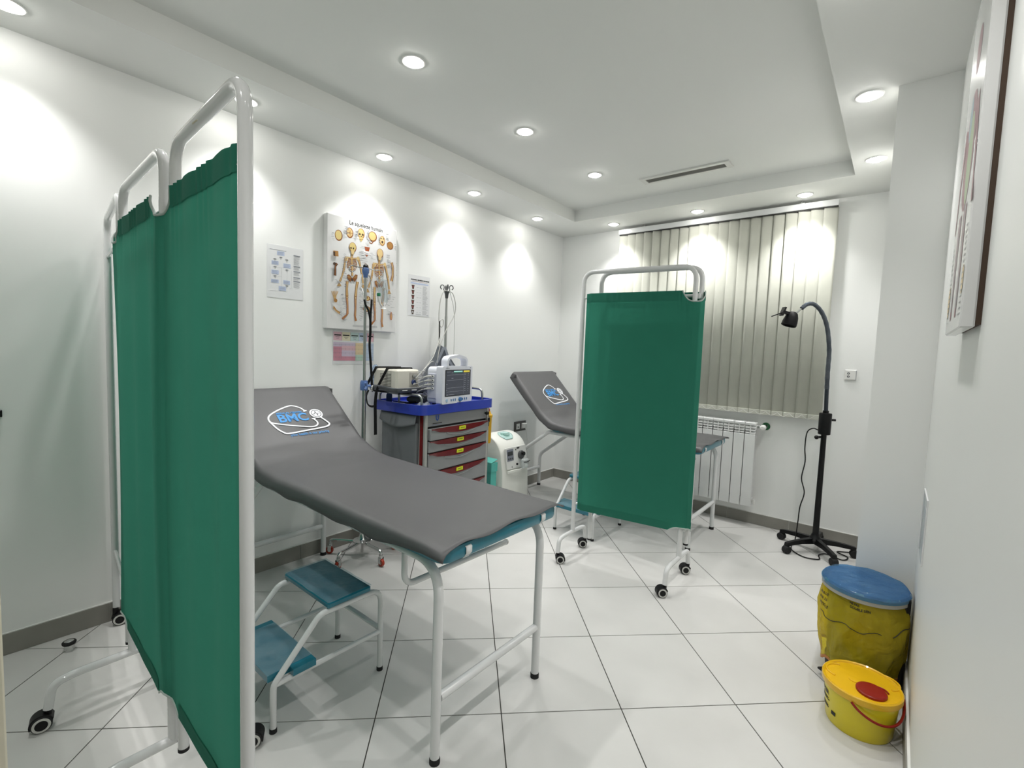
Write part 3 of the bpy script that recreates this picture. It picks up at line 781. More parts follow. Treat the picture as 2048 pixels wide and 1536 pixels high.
def caster(parent, x, y, z_stem, ang, wr=0.0275):
    """twin-wheel caster; stem at (x,y), trailing direction ang (deg)"""
    c = MB()
    d = Vector((math.cos(R(ang)), math.sin(R(ang)), 0)); side = Vector((-d.y, d.x, 0))
    ctr = Vector((x, y, 0)) + d * 0.016
    Mw = Matrix(((d.x, 0, side.x, ctr.x), (d.y, 0, side.y, ctr.y), (0, -1, 0, wr), (0, 0, 0, 1)))   # local z = axle
    # hood: arc shell over the wheels
    hood = MB()
    for s0, s1 in ((-0.027, 0.027),):
        poly = [((wr + 0.004) * math.cos(R(a)), -(wr + 0.004) * math.sin(R(a))) for a in range(-20, 161, 12)]
        poly2 = [(-0.030, -0.012), (-0.018, 0.006), (0.010, -0.004)]
        hood.prism((poly + poly2)[::-1], -0.020, 0.020, M=Mw)
    hood.lathe([(0.011, wr + 0.01), (0.011, z_stem)], 14, M=tr(x, y, 0))
    h = hood.build('caster', M_black, parent)
    for sg in (-1, 1):
        m = MB()
        prof = [(wr, 0.004), (wr, 0.020), (wr - 0.003, 0.024)] if sg > 0 else [(wr - 0.003, -0.024), (wr, -0.020), (wr, -0.004)]
        m.lathe(prof, 24, M=Mw)
        m.build('wheel', M_rubber, h)
        m = MB(); zz = (0.0242, 0.0252) if sg > 0 else (-0.0252, -0.0242)
        m.lathe([(wr - 0.004, zz[0]), (wr - 0.004, zz[1])], 24, M=Mw)
        m.build('wheel_ring', mat('caster_ring', '#cfcfca', rough=0.35, var=0.02), h)
        m = MB(); zz = (0.0252, 0.0262) if sg > 0 else (-0.0262, -0.0252)
        m.lathe([(wr - 0.011, zz[0]), (wr - 0.011, zz[1])], 20, M=Mw)
        m.build('hub_cap', M_black, h)
    return h

TR = 0.0138
def frame(parent, a, b, zt=1.84, zb=0.16, rad=0.075, zb2=None):
    a, b = Vector((*a, 0)), Vector((*b, 0))
    up = Vector((0, 0, 1))
    P = fillet([a + up * zb, a + up * (zt - TR), b + up * (zt - TR), b + up * (zb2 or zb)], rad, 8)
    fr_ = MB().tube(P, TR, 14).build('panel_frame', M_tubew, parent)
    d = (b - a).normalized()
    for z in (1.665, 0.345): MB().tube([a + up * z + d * 0.01, b + up * z - d * 0.01], 0.007, 8).build('curtain_rod', M_tubew, fr_)
    return fr_
def foot(parent, x, y, ys, z=0.155, ang0=-90, ang1=90):
    y0, y1 = ys
    P = fillet([(x, y0, 0.065), (x, y0 + 0.012, z - 0.01), (x, y0 + 0.07, z), (x, y1 - 0.07, z), (x, y1 - 0.012, z - 0.01), (x, y1, 0.065)], [0.05, 0.2, 0.2, 0.05], 8)
    f = MB().tube(P, 0.0135, 12).build('foot_bar', M_tubew, parent)
    caster(parent, x, y0, 0.075, ang0); caster(parent, x, y1, 0.075, ang1)

def curtain(parent, path, zt, zb, joints, folds, seed, flat=1.0, notch=0.062, off=0.0, wrap=None):
    """cloth along a plan polyline; joints = arc positions where the top and bottom edges dip"""
    P = [Vector((*p, 0)) for p in path]
    seg = [(P[i + 1] - P[i]).length for i in range(len(P) - 1)]; L = sum(seg)
    def pos(s):
        for i, l in enumerate(seg):
            if s <= l or i == len(seg) - 1: return P[i] + (P[i + 1] - P[i]) * (s / l), (P[i + 1] - P[i]).normalized()
            s -= l
    rn = random.Random(seed); fr_ = [(rn.uniform(*folds[1]), rn.uniform(0, 6.28), rn.uniform(0.4, 1)) for _ in range(folds[0])]
    ph = [rn.uniform(-0.25, 0.25) for _ in range(9)]
    def dip(s, k):
        d = 0
        for jn in joints:
            q = abs(s - jn)
            if q < 0.075: d = max(d, 1 - (q / 0.075) ** 3)
        return d * k
    nu, nv = max(60, int(L / 0.0045)), 26
    def pt(u, v):
        s = u * L; c, t = pos(s); n = Vector((t.y, -t.x, 0))
        hi = zt - dip(s, notch); lo = zb + dip(s, notch * 0.4)
        z = lo + (hi - lo) * v
        w = 0.0
        for k, (fq, p0, am) in enumerate(fr_):
            w += am * math.sin(fq * s + p0 + ph[k] * math.sin(2.2 * z + k) * 1.6)
        w = w / max(1, len(fr_)) * flat
        g = 0.0022 * math.sin(120 * s + 3 * math.sin(31 * s)) * max(0, (v - 0.86) / 0.14) * min(1, flat / 0.0105)
        env = 0.12 + 0.88 * math.sin(PI * min(1, max(0, v * 0.93 + 0.05))) ** 0.8
        env *= (1 - 0.8 * v ** 8) * (1 - 0.75 * (1 - v) ** 8)
        edge = min(1, s / 0.03, (L - s) / 0.03)
        return c + n * (off + w * env * edge + g) + Vector((0, 0, z))
    o = MB().grid(nu, nv, pt).build('curtain', M_green, parent, smooth=50)
    # hems: doubled cloth at the top and bottom, broken at the joints
    cuts = [0.0] + [j for j in joints] + [L]
    for va, vb_, nm in ((0.962, 1.0, 'top_hem'), (0.0, 0.03, 'bottom_hem')):
        for sg in (-1, 1):
            m = MB()
            for a, b in zip(cuts[:-1], cuts[1:]):
                a2 = a + (0.078 if a > 0 else 0.004); b2 = b - (0.078 if b < L else 0.004)
                n = max(6, int((b2 - a2) / 0.005))
                def ph_(u, v, a2=a2, b2=b2):
                    s = a2 + (b2 - a2) * u; c, t = pos(s); nn = Vector((t.y, -t.x, 0))
                    return pt(s / L, va + (vb_ - va) * v) + nn * sg * 0.0018
                m.grid(n, 3, ph_)
            m.build(nm, M_green, o, smooth=50)
    for jn in joints:
        pts = [pt((jn + q) / L, 1.0) + Vector((0, 0, 0.001)) for q in [(-0.076 + 0.152 * k / 20) for k in range(21)] if 0 <= jn + q <= L]
        MB().tube(pts, 0.0035, 8).build('notch_piping', M_pipe, o)
        pts = [pt((jn + q) / L, 0.0) - Vector((0, 0, 0.001)) for q in [(-0.076 + 0.152 * k / 20) for k in range(21)] if 0 <= jn + q <= L]
        MB().tube(pts, 0.003, 8).build('notch_piping', M_pipe, o)
    return o

# the large near screen, three panels
A0, A1, B0, B1, C0, C1 = (1.752, -3.738), (1.245, -3.712), (1.196, -3.723), (0.627, -3.697), (0.577, -3.694), (0.045, -3.634)
sc1 = thing('folding_screen', 'large green folding screen on white tube frame at the left front, three panels', 'screen', (0, 0, 0))
frame(sc1, A0, A1, zb=0.15); frame(sc1, B0, B1); frame(sc1, C0, C1, zb=0.17, zb2=0.075)
foot(sc1, 1.196, -3.70, (-3.925, -3.52), ang1=60); foot(sc1, 0.627, -3.70, (-3.925, -3.50), ang0=-100)
caster(sc1, 0.056, -3.640, 0.078, 75)
for z in (0.35, 1.66):
    for xx, yy in ((1.22, -3.717), (0.602, -3.695)):
        MB().box(xx - 0.03, xx + 0.03, yy - 0.008, yy + 0.019, z - 0.015, z + 0.015, bev=0.004).build('hinge_clip', M_tubew, sc1)
for (px, py), z in ((A0, 0.15), (A1, 0.15), (C0, 0.17)):
    MB().lathe([(0.0144, z - 0.006), (0.0144, z + 0.004)], 16, M=tr(px, py, 0)).build('end_cap', M_rubber, sc1)
pth = [(1.735, -3.742), (1.70, -3.744), (1.24, -3.735), (1.196, -3.745), (0.655, -3.722), (0.60, -3.724), (0.568, -3.712), (0.556, -3.678), (0.06, -3.608)]
def arc(path, n):
    return sum((Vector(path[i + 1]) - Vector(path[i])).length for i in range(n))
curtain(sc1, pth, 1.705, 0.285, [arc(pth, 2) + 0.02, arc(pth, 4) + 0.03], (5, (9, 46)), 11, flat=0.017)
for (px, py), z in ((A0, 1.68), (A1, 1.69)):
    pass
MB().box(1.47, 1.50, -3.7405, -3.7390, 1.8085, 1.8115).build('sticker_remnant', mat('old_sticker', '#bcb6a0', rough=0.8), sc1, smooth=0)

# the smaller screen by the far couch, folded flat
L0, R0 = (1.185, -1.522), (1.848, -1.428)
L2, R2 = (1.272, -1.452), (1.868, -1.385)
sc2 = thing('folding_screen', 'small dark green folding screen on casters before the window, panels folded together', 'screen', (0, 0, 0))
frame(sc2, L0, R0); frame(sc2, L2, R2, zb=0.11, zb2=0.23)
foot(sc2, 1.185, -1.52, (-1.690, -1.355), ang0=39, ang1=219); foot(sc2, 1.848, -1.43, (-1.625, -1.255), ang0=219, ang1=215)
for (px, py), z in ((L2, 0.11), (R2, 0.23)):
    MB().lathe([(0.0144, z - 0.006), (0.0144, z + 0.004)], 16, M=tr(px, py, 0)).build('end_cap', M_rubber, sc2)
for z in (0.33, 1.66):
    MB().box(1.84, 1.875, -1.425, -1.39, z - 0.015, z + 0.015, bev=0.004).build('hinge_clip', M_tubew, sc2)
pth = [(1.212, -1.5245), (1.25, -1.540), (1.852, -1.4545), (1.885, -1.440), (1.897, -1.405), (1.884, -1.364), (1.30, -1.430)]
curtain(sc2, pth, 1.69, 0.315, [arc(pth, 2) + 0.012], (4, (9, 40)), 5, flat=0.006)

# ================================================================ EXAMINATION COUCHES
M_sheet = mat('grey_leatherette', '#565657', rough=0.42, var=0.05, scale=5, bump=0.06, bscale=500)
M_white_ink = mat('white_transfer_print', '#e9ebee', rough=0.5, var=0)
M_blue_ink = mat('blue_transfer_print', '#3f8fd0', rough=0.5, var=0)
M_dkink = mat('dark_transfer_print', '#2f3236', rough=0.5, var=0)
M_strapw = mat('white_elastic', '#dfe0df', rough=0.7, var=0.03, bump=0.1, bscale=600)
LR = 0.0158
def couch(name, label, cover_label, ox, oy, hx, hz, ang, logo_s, logo_y, logo_k, seed):
    """frame from x=0 (head) to 1.76 (foot); side rails at y=+-0.27"""
    t = thing(name, label, 'couch', (ox, oy, 0), 0, 'examination couches')
    ca, sa = math.cos(R(ang)), math.sin(R(ang))
    BLN = 0.56
    for s in (-1, 1):
        y = s * 0.268
        MB().tube(fillet([(1.70, y, 0.012), (1.70, y, 0.653), (1.45, y, 0.653)], 0.11, 10), LR, 14).build('leg', M_tubew, t)
        MB().tube([(1.45, y, 0.653), (hx + 0.06, y, 0.653)], LR, 14).build('side_rail', M_tubew, t)
        MB().tube(fillet([(hx + 0.06, y, 0.653), (hx - 0.02, y, 0.653), (0.05, y, 0.31), (0.05, y, 0.012)], [0.06, 0.10], 8), LR, 14).build('leg', M_tubew, t)
        for x in (1.70, 0.05):
            MB().lathe([(0.0175, 0.0), (0.0175, 0.016), (0.0160, 0.020)], 16, M=tr(x, y, 0)).build('foot_cap', M_rubber, t)
        MB().tube([(hx + 0.03, y, 0.653), (hx + 0.03, y, 0.715)], 0.010, 10).build('hinge_post', M_tubew, t)
        a = Vector((hx + 0.10, y * 0.93, 0.66)); b = Vector((hx - ca * 0.40 - 0.0, y * 0.93, hz - 0.05 + sa * 0.40))
        st = MB().tube([a, b], 0.006, 8).build('backrest_strut', M_steel, t)
        rk = MB()
        for k in range(9):
            q = a + (b - a) * (0.30 + 0.05 * k); rk.box(q.x - 0.007, q.x + 0.007, q.y - 0.005, q.y + 0.005, q.z - 0.004, q.z + 0.004)
        rk.build('ratchet', M_black, st, smooth=0)
    MB().tube([(1.70, -0.255, 0.215), (1.70, 0.255, 0.215)], 0.0148, 14).build('cross_bar', M_tubew, t)
    MB().tube([(0.05, -0.255, 0.185), (0.05, 0.255, 0.185)], 0.0148, 14).build('cross_bar', M_tubew, t)
    for x in (1.55, 0.9):
        MB().tube([(x, -0.262, 0.648), (x, 0.262, 0.648)], 0.012, 10).build('bed_slat', M_tubew, t)
    rb = MB().tube(fillet([(1.53, -0.268, 0.640), (1.53, -0.268, 0.525), (1.55, 0.235, 0.53)], 0.045, 8), 0.0105, 12).build('paper_roll_bar', M_tubew, t)
    MB().lathe([(0.0115, 0.0), (0.0115, 0.006)], 14, M=tr(1.55, 0.235, 0.53) @ rot('X', -90)).build('bar_cap', M_chrome, rb)
    # upholstery
    def cushion(w0, w1, x0, x1, z0, z1, r):
        m = MB(); N = 6
        ring = []
        cs_ = [(x1 - r, w1 - r, 0), (x0 + r, w1 - r, 90), (x0 + r, w0 + r, 180), (x1 - r, w0 + r, 270)]
        def outline(ins, z):
            out = []
            for cx, cy, a0 in cs_:
                for k in range(N + 1):
                    a = R(a0 + 90 * k / N); out.append((cx + (r - ins) * math.cos(a), cy + (r - ins) * math.sin(a), z))
            return out
        b = 0.014
        levels = [(b, z0), (0.004, z0 + 0.004), (0, z0 + b), (0, z1 - b), (0.004, z1 - 0.004), (b, z1)]
        vs_ = []
        for ins, z in levels: vs_ += outline(ins, z)
        n = 4 * (N + 1); fs_ = [tuple(reversed(range(n))), tuple((len(levels) - 1) * n + k for k in range(n))]
        for i in range(len(levels) - 1):
            for k in range(n): fs_.append((i * n + k, i * n + (k + 1) % n, (i + 1) * n + (k + 1) % n, (i + 1) * n + k))
        return m.add(vs_, fs_)
    cushion(-0.305, 0.305, hx + 0.012, 1.755, 0.672, 0.722, 0.04).build('mattress', M_tread, t)
    bk = cushion(-0.305, 0.305, -BLN, -0.012, -0.048, 0.0, 0.04)
    Mb = tr(hx, 0, hz) @ Matrix.Rotation(R(ang), 4, 'Y')
    bk.v = [tuple(Mb @ Vector(p)) for p in bk.v]
    bk.build('backrest', M_tread, t)
    # loose cover
    cv = thing('couch_cover', cover_label, 'cover', (ox, oy, 0), 0, 'grey couch covers')
    rn = random.Random(seed)
    TOP = 0.727
    # longitudinal profile: behind the backrest, over it, round the hinge, along the mattress
    up = lambda s: Vector((hx - ca * s + sa * 0.009, 0, hz + sa * s + ca * 0.009))
    prof = [up(BLN) + Vector((-0.012, 0, -0.05)), up(BLN) + Vector((-0.014, 0, -0.012)), up(BLN + 0.004)]
    prof += [up(BLN * (1 - k / 10)) for k in range(1, 9)]
    prof += [Vector((hx + 0.010, 0, max(hz, TOP) + 0.018)), Vector((hx + 0.10, 0, TOP + 0.006))]
    prof += [Vector((hx + 0.10 + (1.765 - hx - 0.10) * k / 14, 0, TOP)) for k in range(1, 15)]
    prof = spline(prof, 3)
    NL = len(prof); NC = 41; W = 0.315; DROP = 0.046
    def cross(v):
        """cross section: flat top, rounded edge, short drop"""
        a = (v - 0.5) * 2; s = abs(a) * (W + DROP); sg = 1 if a >= 0 else -1
        rr = 0.022
        if s < W - rr: return sg * s, 0.0
        q = s - (W - rr); th = min(q / rr, PI / 2 * 0.93)
        y = (W - rr) + rr * math.sin(th); z = -rr + rr * math.cos(th); ex = q - th * rr
        k_ = 1.0 if sg < 0 else 0.35
        return sg * (y + ex * (0.16 if sg < 0 else 0.3)), z - ex * 0.98 * k_
    wr = [(rn.uniform(0, 6.28), rn.uniform(8, 22)) for _ in range(5)]
    def cpt(u, v):
        i = min(NL - 1, int(round(u * (NL - 1)))); P = prof[i]
        tg = (prof[min(i + 1, NL - 1)] - prof[max(i - 1, 0)]).normalized(); nn = Vector((-tg.z, 0, tg.x))
        if nn.z < 0 and i > 6: nn = -nn
        y, z = cross(v)
        edge = abs(v - 0.5) * 2
        # drop is measured straight down; the hem waves a little
        wav = 0.004 * math.sin(P.x * wr[0][1] + wr[0][0]) + 0.002 * math.sin(P.x * 31 + wr[1][0])
        tp = 1 - 0.5 * min(1, max(0, (P.x - 1.40) / 0.35)); z2 = z * tp + (wav if z < -0.03 else 0)
        # folds near the hinge
        d = (P.x - hx)
        crease = 0.006 * math.exp(-((d - 0.02) / 0.06) ** 2) * (1 + math.sin(y * 17 + wr[2][0])) + 0.004 * math.exp(-((d + 0.05) / 0.05) ** 2) * (1 + math.sin(y * 11 + d * 22 + wr[3][0]))
        und = 0.0015 * math.sin(P.x * 9 + y * 5 + wr[4][0])
        # foot end: corners hang as points, edge ripples
        if P.x > 1.70:
            k = (P.x - 1.70) / 0.065
            rip = 0.006 * math.sin(y * 24 + 1.0) * k
            corner = max(0, (abs(y) - 0.22) / 0.1)
            return Vector((P.x + 0.004 * corner * k, y, P.z + z2 + rip - (0.010 * corner * k if z > -0.02 else 0)))
        return Vector((P.x, y, P.z)) + (nn * (z2 + crease + und) if P.x < hx - 0.02 else Vector((0, 0, z2 + crease + und)))
    MB().grid(NL, NC, cpt).build('sheet', M_sheet, cv, smooth=180, solid=0.0022)
    for sy in (-1, 1):
        m = MB().tube([(1.757, sy * 0.2, TOP - 0.012), (1.760, sy * 0.2, 0.70), (1.757, sy * 0.2, 0.675)], 0.002, 4)
        m = MB()
        m.strip([(1.745, sy * 0.20, TOP - 0.004), (1.7585, sy * 0.20, TOP - 0.018), (1.7585, sy * 0.20, 0.690), (1.748, sy * 0.20, 0.6705), (1.70, sy * 0.20, 0.6695)], 0.026, 0.0016, up=(0, 1, 0))
        o = MB(); n = [(1.735, TOP - 0.004), (1.7590, TOP - 0.020), (1.7590, 0.688), (1.745, 0.6695), (1.69, 0.6690)]
        vs_ = [(x, sy * 0.20 + dy, z) for x, z in n for dy in (-0.013, 0.013)]
        o.add(vs_, [(2 * i, 2 * i + 1, 2 * i + 3, 2 * i + 2) for i in range(len(n) - 1)]).build('strap', M_strapw, cv, smooth=60, solid=0.0012)
    # printed logo on the raised part (sheet x -> +y of couch, sheet y -> up the slope)
    def lp(x, y, h=0.0036):
        s = logo_s + y
        P = up(s); return Vector((P.x + sa * h, logo_y + x, P.z + ca * h))
    class LM:
        pass
    K_ = logo_k
    def lmesh(verts2, faces, m, nm, h):
        mb = MB(); mb.add([lp(a * K_, b * K_, h) for a, b in verts2], faces); return mb.build(nm, m, cv, smooth=0, solid=0.0006)
    def lstroke(pts, w, m, nm, h):
        P = [Vector(p) for p in pts]; n = len(P); V = []
        ws = w if isinstance(w, (list, tuple)) else [w] * n
        for i in range(n):
            tg = (P[min(i + 1, n - 1)] - P[max(i - 1, 0)]).normalized(); q = Vector((-tg.y, tg.x)) * ws[i] / 2
            V += [tuple(P[i] + q), tuple(P[i] - q)]
        return lmesh(V, [(2 * i, 2 * i + 1, 2 * i + 3, 2 * i + 2) for i in range(n - 1)], m, nm, h)
    def ltext(body, x, y, size, w, m, nm, bold=0.0, h=0.0040):
        V, F = text_mesh(body, size, 0, bold)
        xs = [v.x for v in V]; k = w / (max(xs) - min(xs)); mx_ = (max(xs) + min(xs)) / 2
        return lmesh([((v.x - mx_) * k + x, v.y + y) for v in V], F, m, nm, h)
    S3 = lambda pts: [(p.x, p.y) for p in spline([(a, b, 0) for a, b in pts], 6)]
    ltext('BMC', -0.023, 0.014, 0.082, 0.160, M_blue_ink, 'print_letters', bold=0.0022)
    ltext('MEDICAL CENTER', -0.030, 0.056, 0.017, 0.140, M_blue_ink, 'print_line', bold=0.0006)
    ltext('your health is our priority', 0.02, -0.112, 0.026, 0.215, M_blue_ink, 'print_tagline', bold=0.0003)
    lstroke(S3([(.060, .061), (.045, .088), (.015, .108), (-.015, .110), (-.08, .084), (-.135, .05), (-.153, .02), (-.148, -.005), (-.12, -.02), (-.06, -.04), (0, -.056), (.05, -.066), (.08, -.058), (.092, -.035), (.083, -.008)]), 0.0085, M_white_ink, 'print_stethoscope', 0.0041)
    lstroke(S3([(-.154, .005), (-.137, -.05), (-.115, -.085), (-.09, -.098), (0, -.090), (.1, -.080), (.138, -.072), (.154, -.055), (.145, -.03), (.128, .0)]), 0.0095, M_white_ink, 'print_stethoscope', 0.0043)
    lstroke([(0.050, 0.058), (0.070, 0.064)], 0.008, M_white_ink, 'print_earpiece', 0.0044); lstroke([(0.073, -0.006), (0.094, -0.004)], 0.008, M_white_ink, 'print_earpiece', 0.0044)
    circ = lambda r, n=24: [(0.114 + r * math.cos(2 * PI * k / n), 0.034 + r * math.sin(2 * PI * k / n)) for k in range(n)]
    lmesh(circ(0.037), [tuple(range(24))], M_white_ink, 'print_chest_piece', 0.0042)
    lstroke([(0.114 + 0.027 * math.cos(2 * PI * k / 24), 0.034 + 0.027 * math.sin(2 * PI * k / 24)) for k in range(25)], 0.003, M_dkink, 'print_chest_ring', 0.0050)
    lstroke([(0.092, 0.030), (0.103, 0.030), (0.108, 0.038), (0.112, 0.054), (0.118, 0.014), (0.123, 0.034), (0.136, 0.034)], 0.0035, M_dkink, 'print_pulse', 0.0051)
    return t, cv
couch('examination_couch', 'white tube examination couch with teal padding in the foreground', 'dark grey printed cover on the foreground couch, half raised', 0.0, -2.892, 0.475, 0.722, 35.5, 0.295, 0.012, 1.0, 1)
couch('examination_couch', 'white tube examination couch by the window behind the small screen', 'dark grey printed cover on the far couch by the window', 0.03, -0.640, 0.53, 0.722, 46.0, 0.285, 0.055, 1.0, 2)

# ================================================================ STEP STOOLS
M_film = film_mat('clear_wrap_film', '#d5e6ea', 0.15, 0.06, crinkle=0.5, cscale=16)
def step_stool(label, ox, oy):
    t = thing('step_stool', label, 'step stool', (ox, oy, 0), 0, 'two-step stools')
    for x in (0.0, 0.318):
        P = fillet([(x, 0.0, 0.012), (x, 0.0, 0.165), (x, 0.165, 0.345), (x, 0.425, 0.345), (x, 0.425, 0.012)], [0.05, 0.05, 0.06], 8)
        MB().tube(P, 0.0108, 12).build('side_frame', M_tubew, t)
        MB().tube([(x, 0.005, 0.165), (x, 0.425, 0.165)], 0.0098, 10).build('side_bar', M_tubew, t)
        for y in (0.0, 0.425):
            MB().lathe([(0.0124, 0.0), (0.0124, 0.012), (0.0110, 0.016)], 14, M=tr(x, y, 0)).build('foot_cap', M_rubber, t)
    MB().tube([(0.0, 0.425, 0.175), (0.318, 0.425, 0.175)], 0.010, 10).build('cross_bar', M_tubew, t)
    for (y0, y1, z, xa, xb) in ((-0.014, 0.142, 0.1752, 0.0125, 0.3055), (0.190, 0.372, 0.356, -0.012, 0.330)):
        tm = MB().box(xa, xb, y0, y1, z, z + 0.024, bev=0.006)
        if z < 0.3: tm = MB().prism([(0.0125, y0), (0.3055, y0), (0.3055, 0.060), (0.336, 0.060), (0.336, y1), (-0.018, y1), (-0.018, 0.060), (0.0125, 0.060)], z, z + 0.024)
        tr_ = tm.build('tread', M_tread, t)
        rn = random.Random(int(ox * 100 + z * 1000))
        ph = [rn.uniform(0, 6.28) for _ in range(4)]
        def fpt(u, v):
            X = xa - 0.0005 + (xb - xa + 0.001) * u; Y = y0 - 0.001 + (y1 - y0 + 0.002) * v
            return (X, Y, z + 0.0262 + 0.0012 * math.sin(40 * X + 25 * Y + ph[0]) * math.sin(33 * Y - 9 * X + ph[1]) + 0.0008 * math.sin(90 * X * Y + 60 * X + ph[2]))
        MB().grid(30, 18, fpt).build('wrap_film', M_film, tr_, smooth=180)
        for x in (0.02, 0.298):
            MB().lathe([(0.005, z - 0.022), (0.005, z)], 8, M=tr(x, (y0 + y1) / 2, 0)).build('tread_bolt', M_steel, tr_)
    return t
step_stool('white two-step stool with teal treads under the foreground couch', 0.884, -3.442)
step_stool('white two-step stool with teal treads behind the small green screen', 0.855, -1.232)
# ================================================================ DRIP STAND AND WHAT HANGS ON IT
M_bluep = mat('steel_blue_plastic', '#5873a6', rough=0.3, var=0.04)
M_redw = mat('red_caster', '#a8361f', rough=0.4, var=0.05)
iv = thing('drip_stand', 'chrome drip stand with blue clamps and red casters behind the foreground couch', 'drip stand', (0.232, -2.468, 0))
MB().lathe([(0.0125, 0.09), (0.0125, 1.08)], 16).build('lower_pole', M_steel, iv)
MB().lathe([(0.0085, 1.05), (0.0085, 1.76)], 14).build('upper_pole', M_steel, iv)
MB().lathe([(0.055, 0.100), (0.055, 0.104), (0.03, 0.110), (0.018, 0.125), (0.0135, 0.15)], 28).build('hub', M_chrome, iv)
for k in range(5):
    a = R(-73 + 72 * k); d = Vector((math.cos(a), math.sin(a), 0)); e = d * 0.205
    MB().tube(fillet([d * 0.015 + Vector((0, 0, 0.092)), d * 0.19 + Vector((0, 0, 0.092)), e + Vector((0, 0, 0.085)), e + Vector((0, 0, 0.055))], 0.012), 0.009, 10).build('leg', M_chrome, iv)
    c = MB().tube([e + Vector((0, 0, 0.07)), e + Vector((0, 0, 0.05))], 0.012, 10)
    sd = Vector((-d.y, d.x, 0))
    Mf = Matrix(((d.x, sd.x, 0, e.x), (d.y, sd.y, 0, e.y), (0, 0, 1, 0), (0, 0, 0, 1)))
    for s in (-1, 1): c.box(-0.010, 0.012, s * 0.012 - 0.0015, s * 0.012 + 0.0015, 0.018, 0.055, M=Mf)
    cw = c.build('caster_fork', M_chrome, iv)
    MB().lathe([(0.022, -0.0085), (0.024, -0.005), (0.024, 0.005), (0.022, 0.0085)], 22, M=Mf @ tr(0.004, 0, 0.024) @ rot('X', 90)).build('caster_wheel', M_redw, cw)
    MB().lathe([(0.012, -0.0092), (0.012, 0.0092)], 16, M=Mf @ tr(0.004, 0, 0.024) @ rot('X', 90)).build('wheel_hub', mat('hub_cream', '#cdb9a5', rough=0.5), cw)
# head with hooks
MB().lathe([(0.012, 1.725), (0.014, 1.742), (0.020, 1.756), (0.021, 1.774), (0.016, 1.785)], 20).build('head_clamp', M_bluep, iv)
MB().lathe([(0.015, 1.787), (0.016, 1.795), (0.010, 1.803)], 16).build('head_cap', M_black, iv)
for sg in (-1, 1):
    d = Vector((0.1, sg, 0)).normalized()
    q = lambda r, z: d * r + Vector((0, 0, z))
    pts = spline([q(0.015, 1.782), q(0.06, 1.780), q(0.098, 1.782), q(0.115, 1.770), q(0.115, 1.752), q(0.100, 1.744), q(0.088, 1.752)], 6)
    MB().tube(pts, 0.0032, 8).build('hook', M_chrome, iv)
MB().lathe([(0.022, 1.045), (0.024, 1.06), (0.024, 1.09), (0.019, 1.105)], 18).build('pole_clamp', M_bluep, iv)
kb = MB().tube([(0.02, -0.005, 1.075), (0.055, -0.018, 1.075)], 0.007, 10)
for k in range(3):
    a = 2 * PI * k / 3; kb.tube([(0.055, -0.018, 1.075), (0.058, -0.018 + 0.024 * math.cos(a), 1.075 + 0.024 * math.sin(a))], 0.008, 8)
kb.build('clamp_knob', M_bluep, iv)

st = thing('stethoscope', 'black stethoscope hanging from the top of the drip stand', 'stethoscope', (0, 0, 0))
MB().tube(spline([(0.262, -2.494, 1.592), (0.264, -2.486, 1.560), (0.265, -2.470, 1.535), (0.265, -2.458, 1.500), (0.265, -2.452, 1.46)]), 0.0065, 10).tube(spline([(0.262, -2.444, 1.597), (0.264, -2.446, 1.560), (0.265, -2.450, 1.52), (0.265, -2.452, 1.46)]), 0.0065, 10).tube(spline([(0.265, -2.452, 1.47), (0.266, -2.452, 1.40), (0.266, -2.456, 1.32), (0.266, -2.447, 1.22), (0.266, -2.438, 1.12), (0.272, -2.440, 1.075)]), 0.0075, 10).build('tubing', M_black, st)
MB().tube(spline([(0.262, -2.494, 1.585), (0.255, -2.503, 1.64), (0.245, -2.508, 1.69), (0.235, -2.496, 1.742)]), 0.0028, 8).tube(spline([(0.262, -2.444, 1.59), (0.255, -2.440, 1.64), (0.245, -2.438, 1.69), (0.235, -2.442, 1.742)]), 0.0028, 8).tube(spline([(0.262, -2.490, 1.57), (0.264, -2.470, 1.555), (0.262, -2.448, 1.57)]), 0.002, 6).build('binaural', M_chrome, st)
MB().lathe([(0.006, -0.012), (0.010, -0.004), (0.020, 0.0), (0.0215, 0.004), (0.019, 0.008), (0.004, 0.009)], 24, M=tr(0.274, -2.441, 1.058) @ rot('Z', 40) @ rot('Y', 90)).build('chest_piece', M_chrome, st)

mk = thing('oxygen_mask', 'clear bagged oxygen mask with a green connector hanging from the drip stand hook', 'oxygen mask', (0, 0, 0))
def bagp(u, v):
    y = -2.392 + 0.075 * u; z = 1.59 + 0.14 * v
    w = math.sin(PI * u) * (0.014 + 0.004 * math.sin(9 * v + 3 * u)); return (0.245 + w, y + 0.006 * math.sin(5 * v), z)
def bagq(u, v):
    p_ = bagp(u, v); return (0.245 - (p_[0] - 0.245) * 0.7, p_[1], p_[2])
MB().grid(12, 14, bagp).grid(12, 14, bagq).build('bag', film_mat('clear_bag', '#eef3f5', 0.16, 0.05), mk, smooth=180)
MB().tube(spline([(0.242, -2.352, 1.745), (0.25, -2.355, 1.71), (0.252, -2.345, 1.64), (0.252, -2.348, 1.60)]), 0.0028, 6).tube(spline([(0.247, -2.335, 1.71), (0.252, -2.330, 1.66), (0.252, -2.325, 1.60), (0.252, -2.342, 1.565), (0.252, -2.358, 1.59), (0.252, -2.352, 1.66)]), 0.0026, 6).build('tubing', mat('clear_tubing', '#d9dcdc', rough=0.15, trans=0.4), mk)
MB().lathe([(0.011, -0.008), (0.012, 0.0), (0.011, 0.010)], 18, M=tr(0.252, -2.387, 1.632)).build('connector', mat('green_connector', '#2c7d58', rough=0.35), mk)
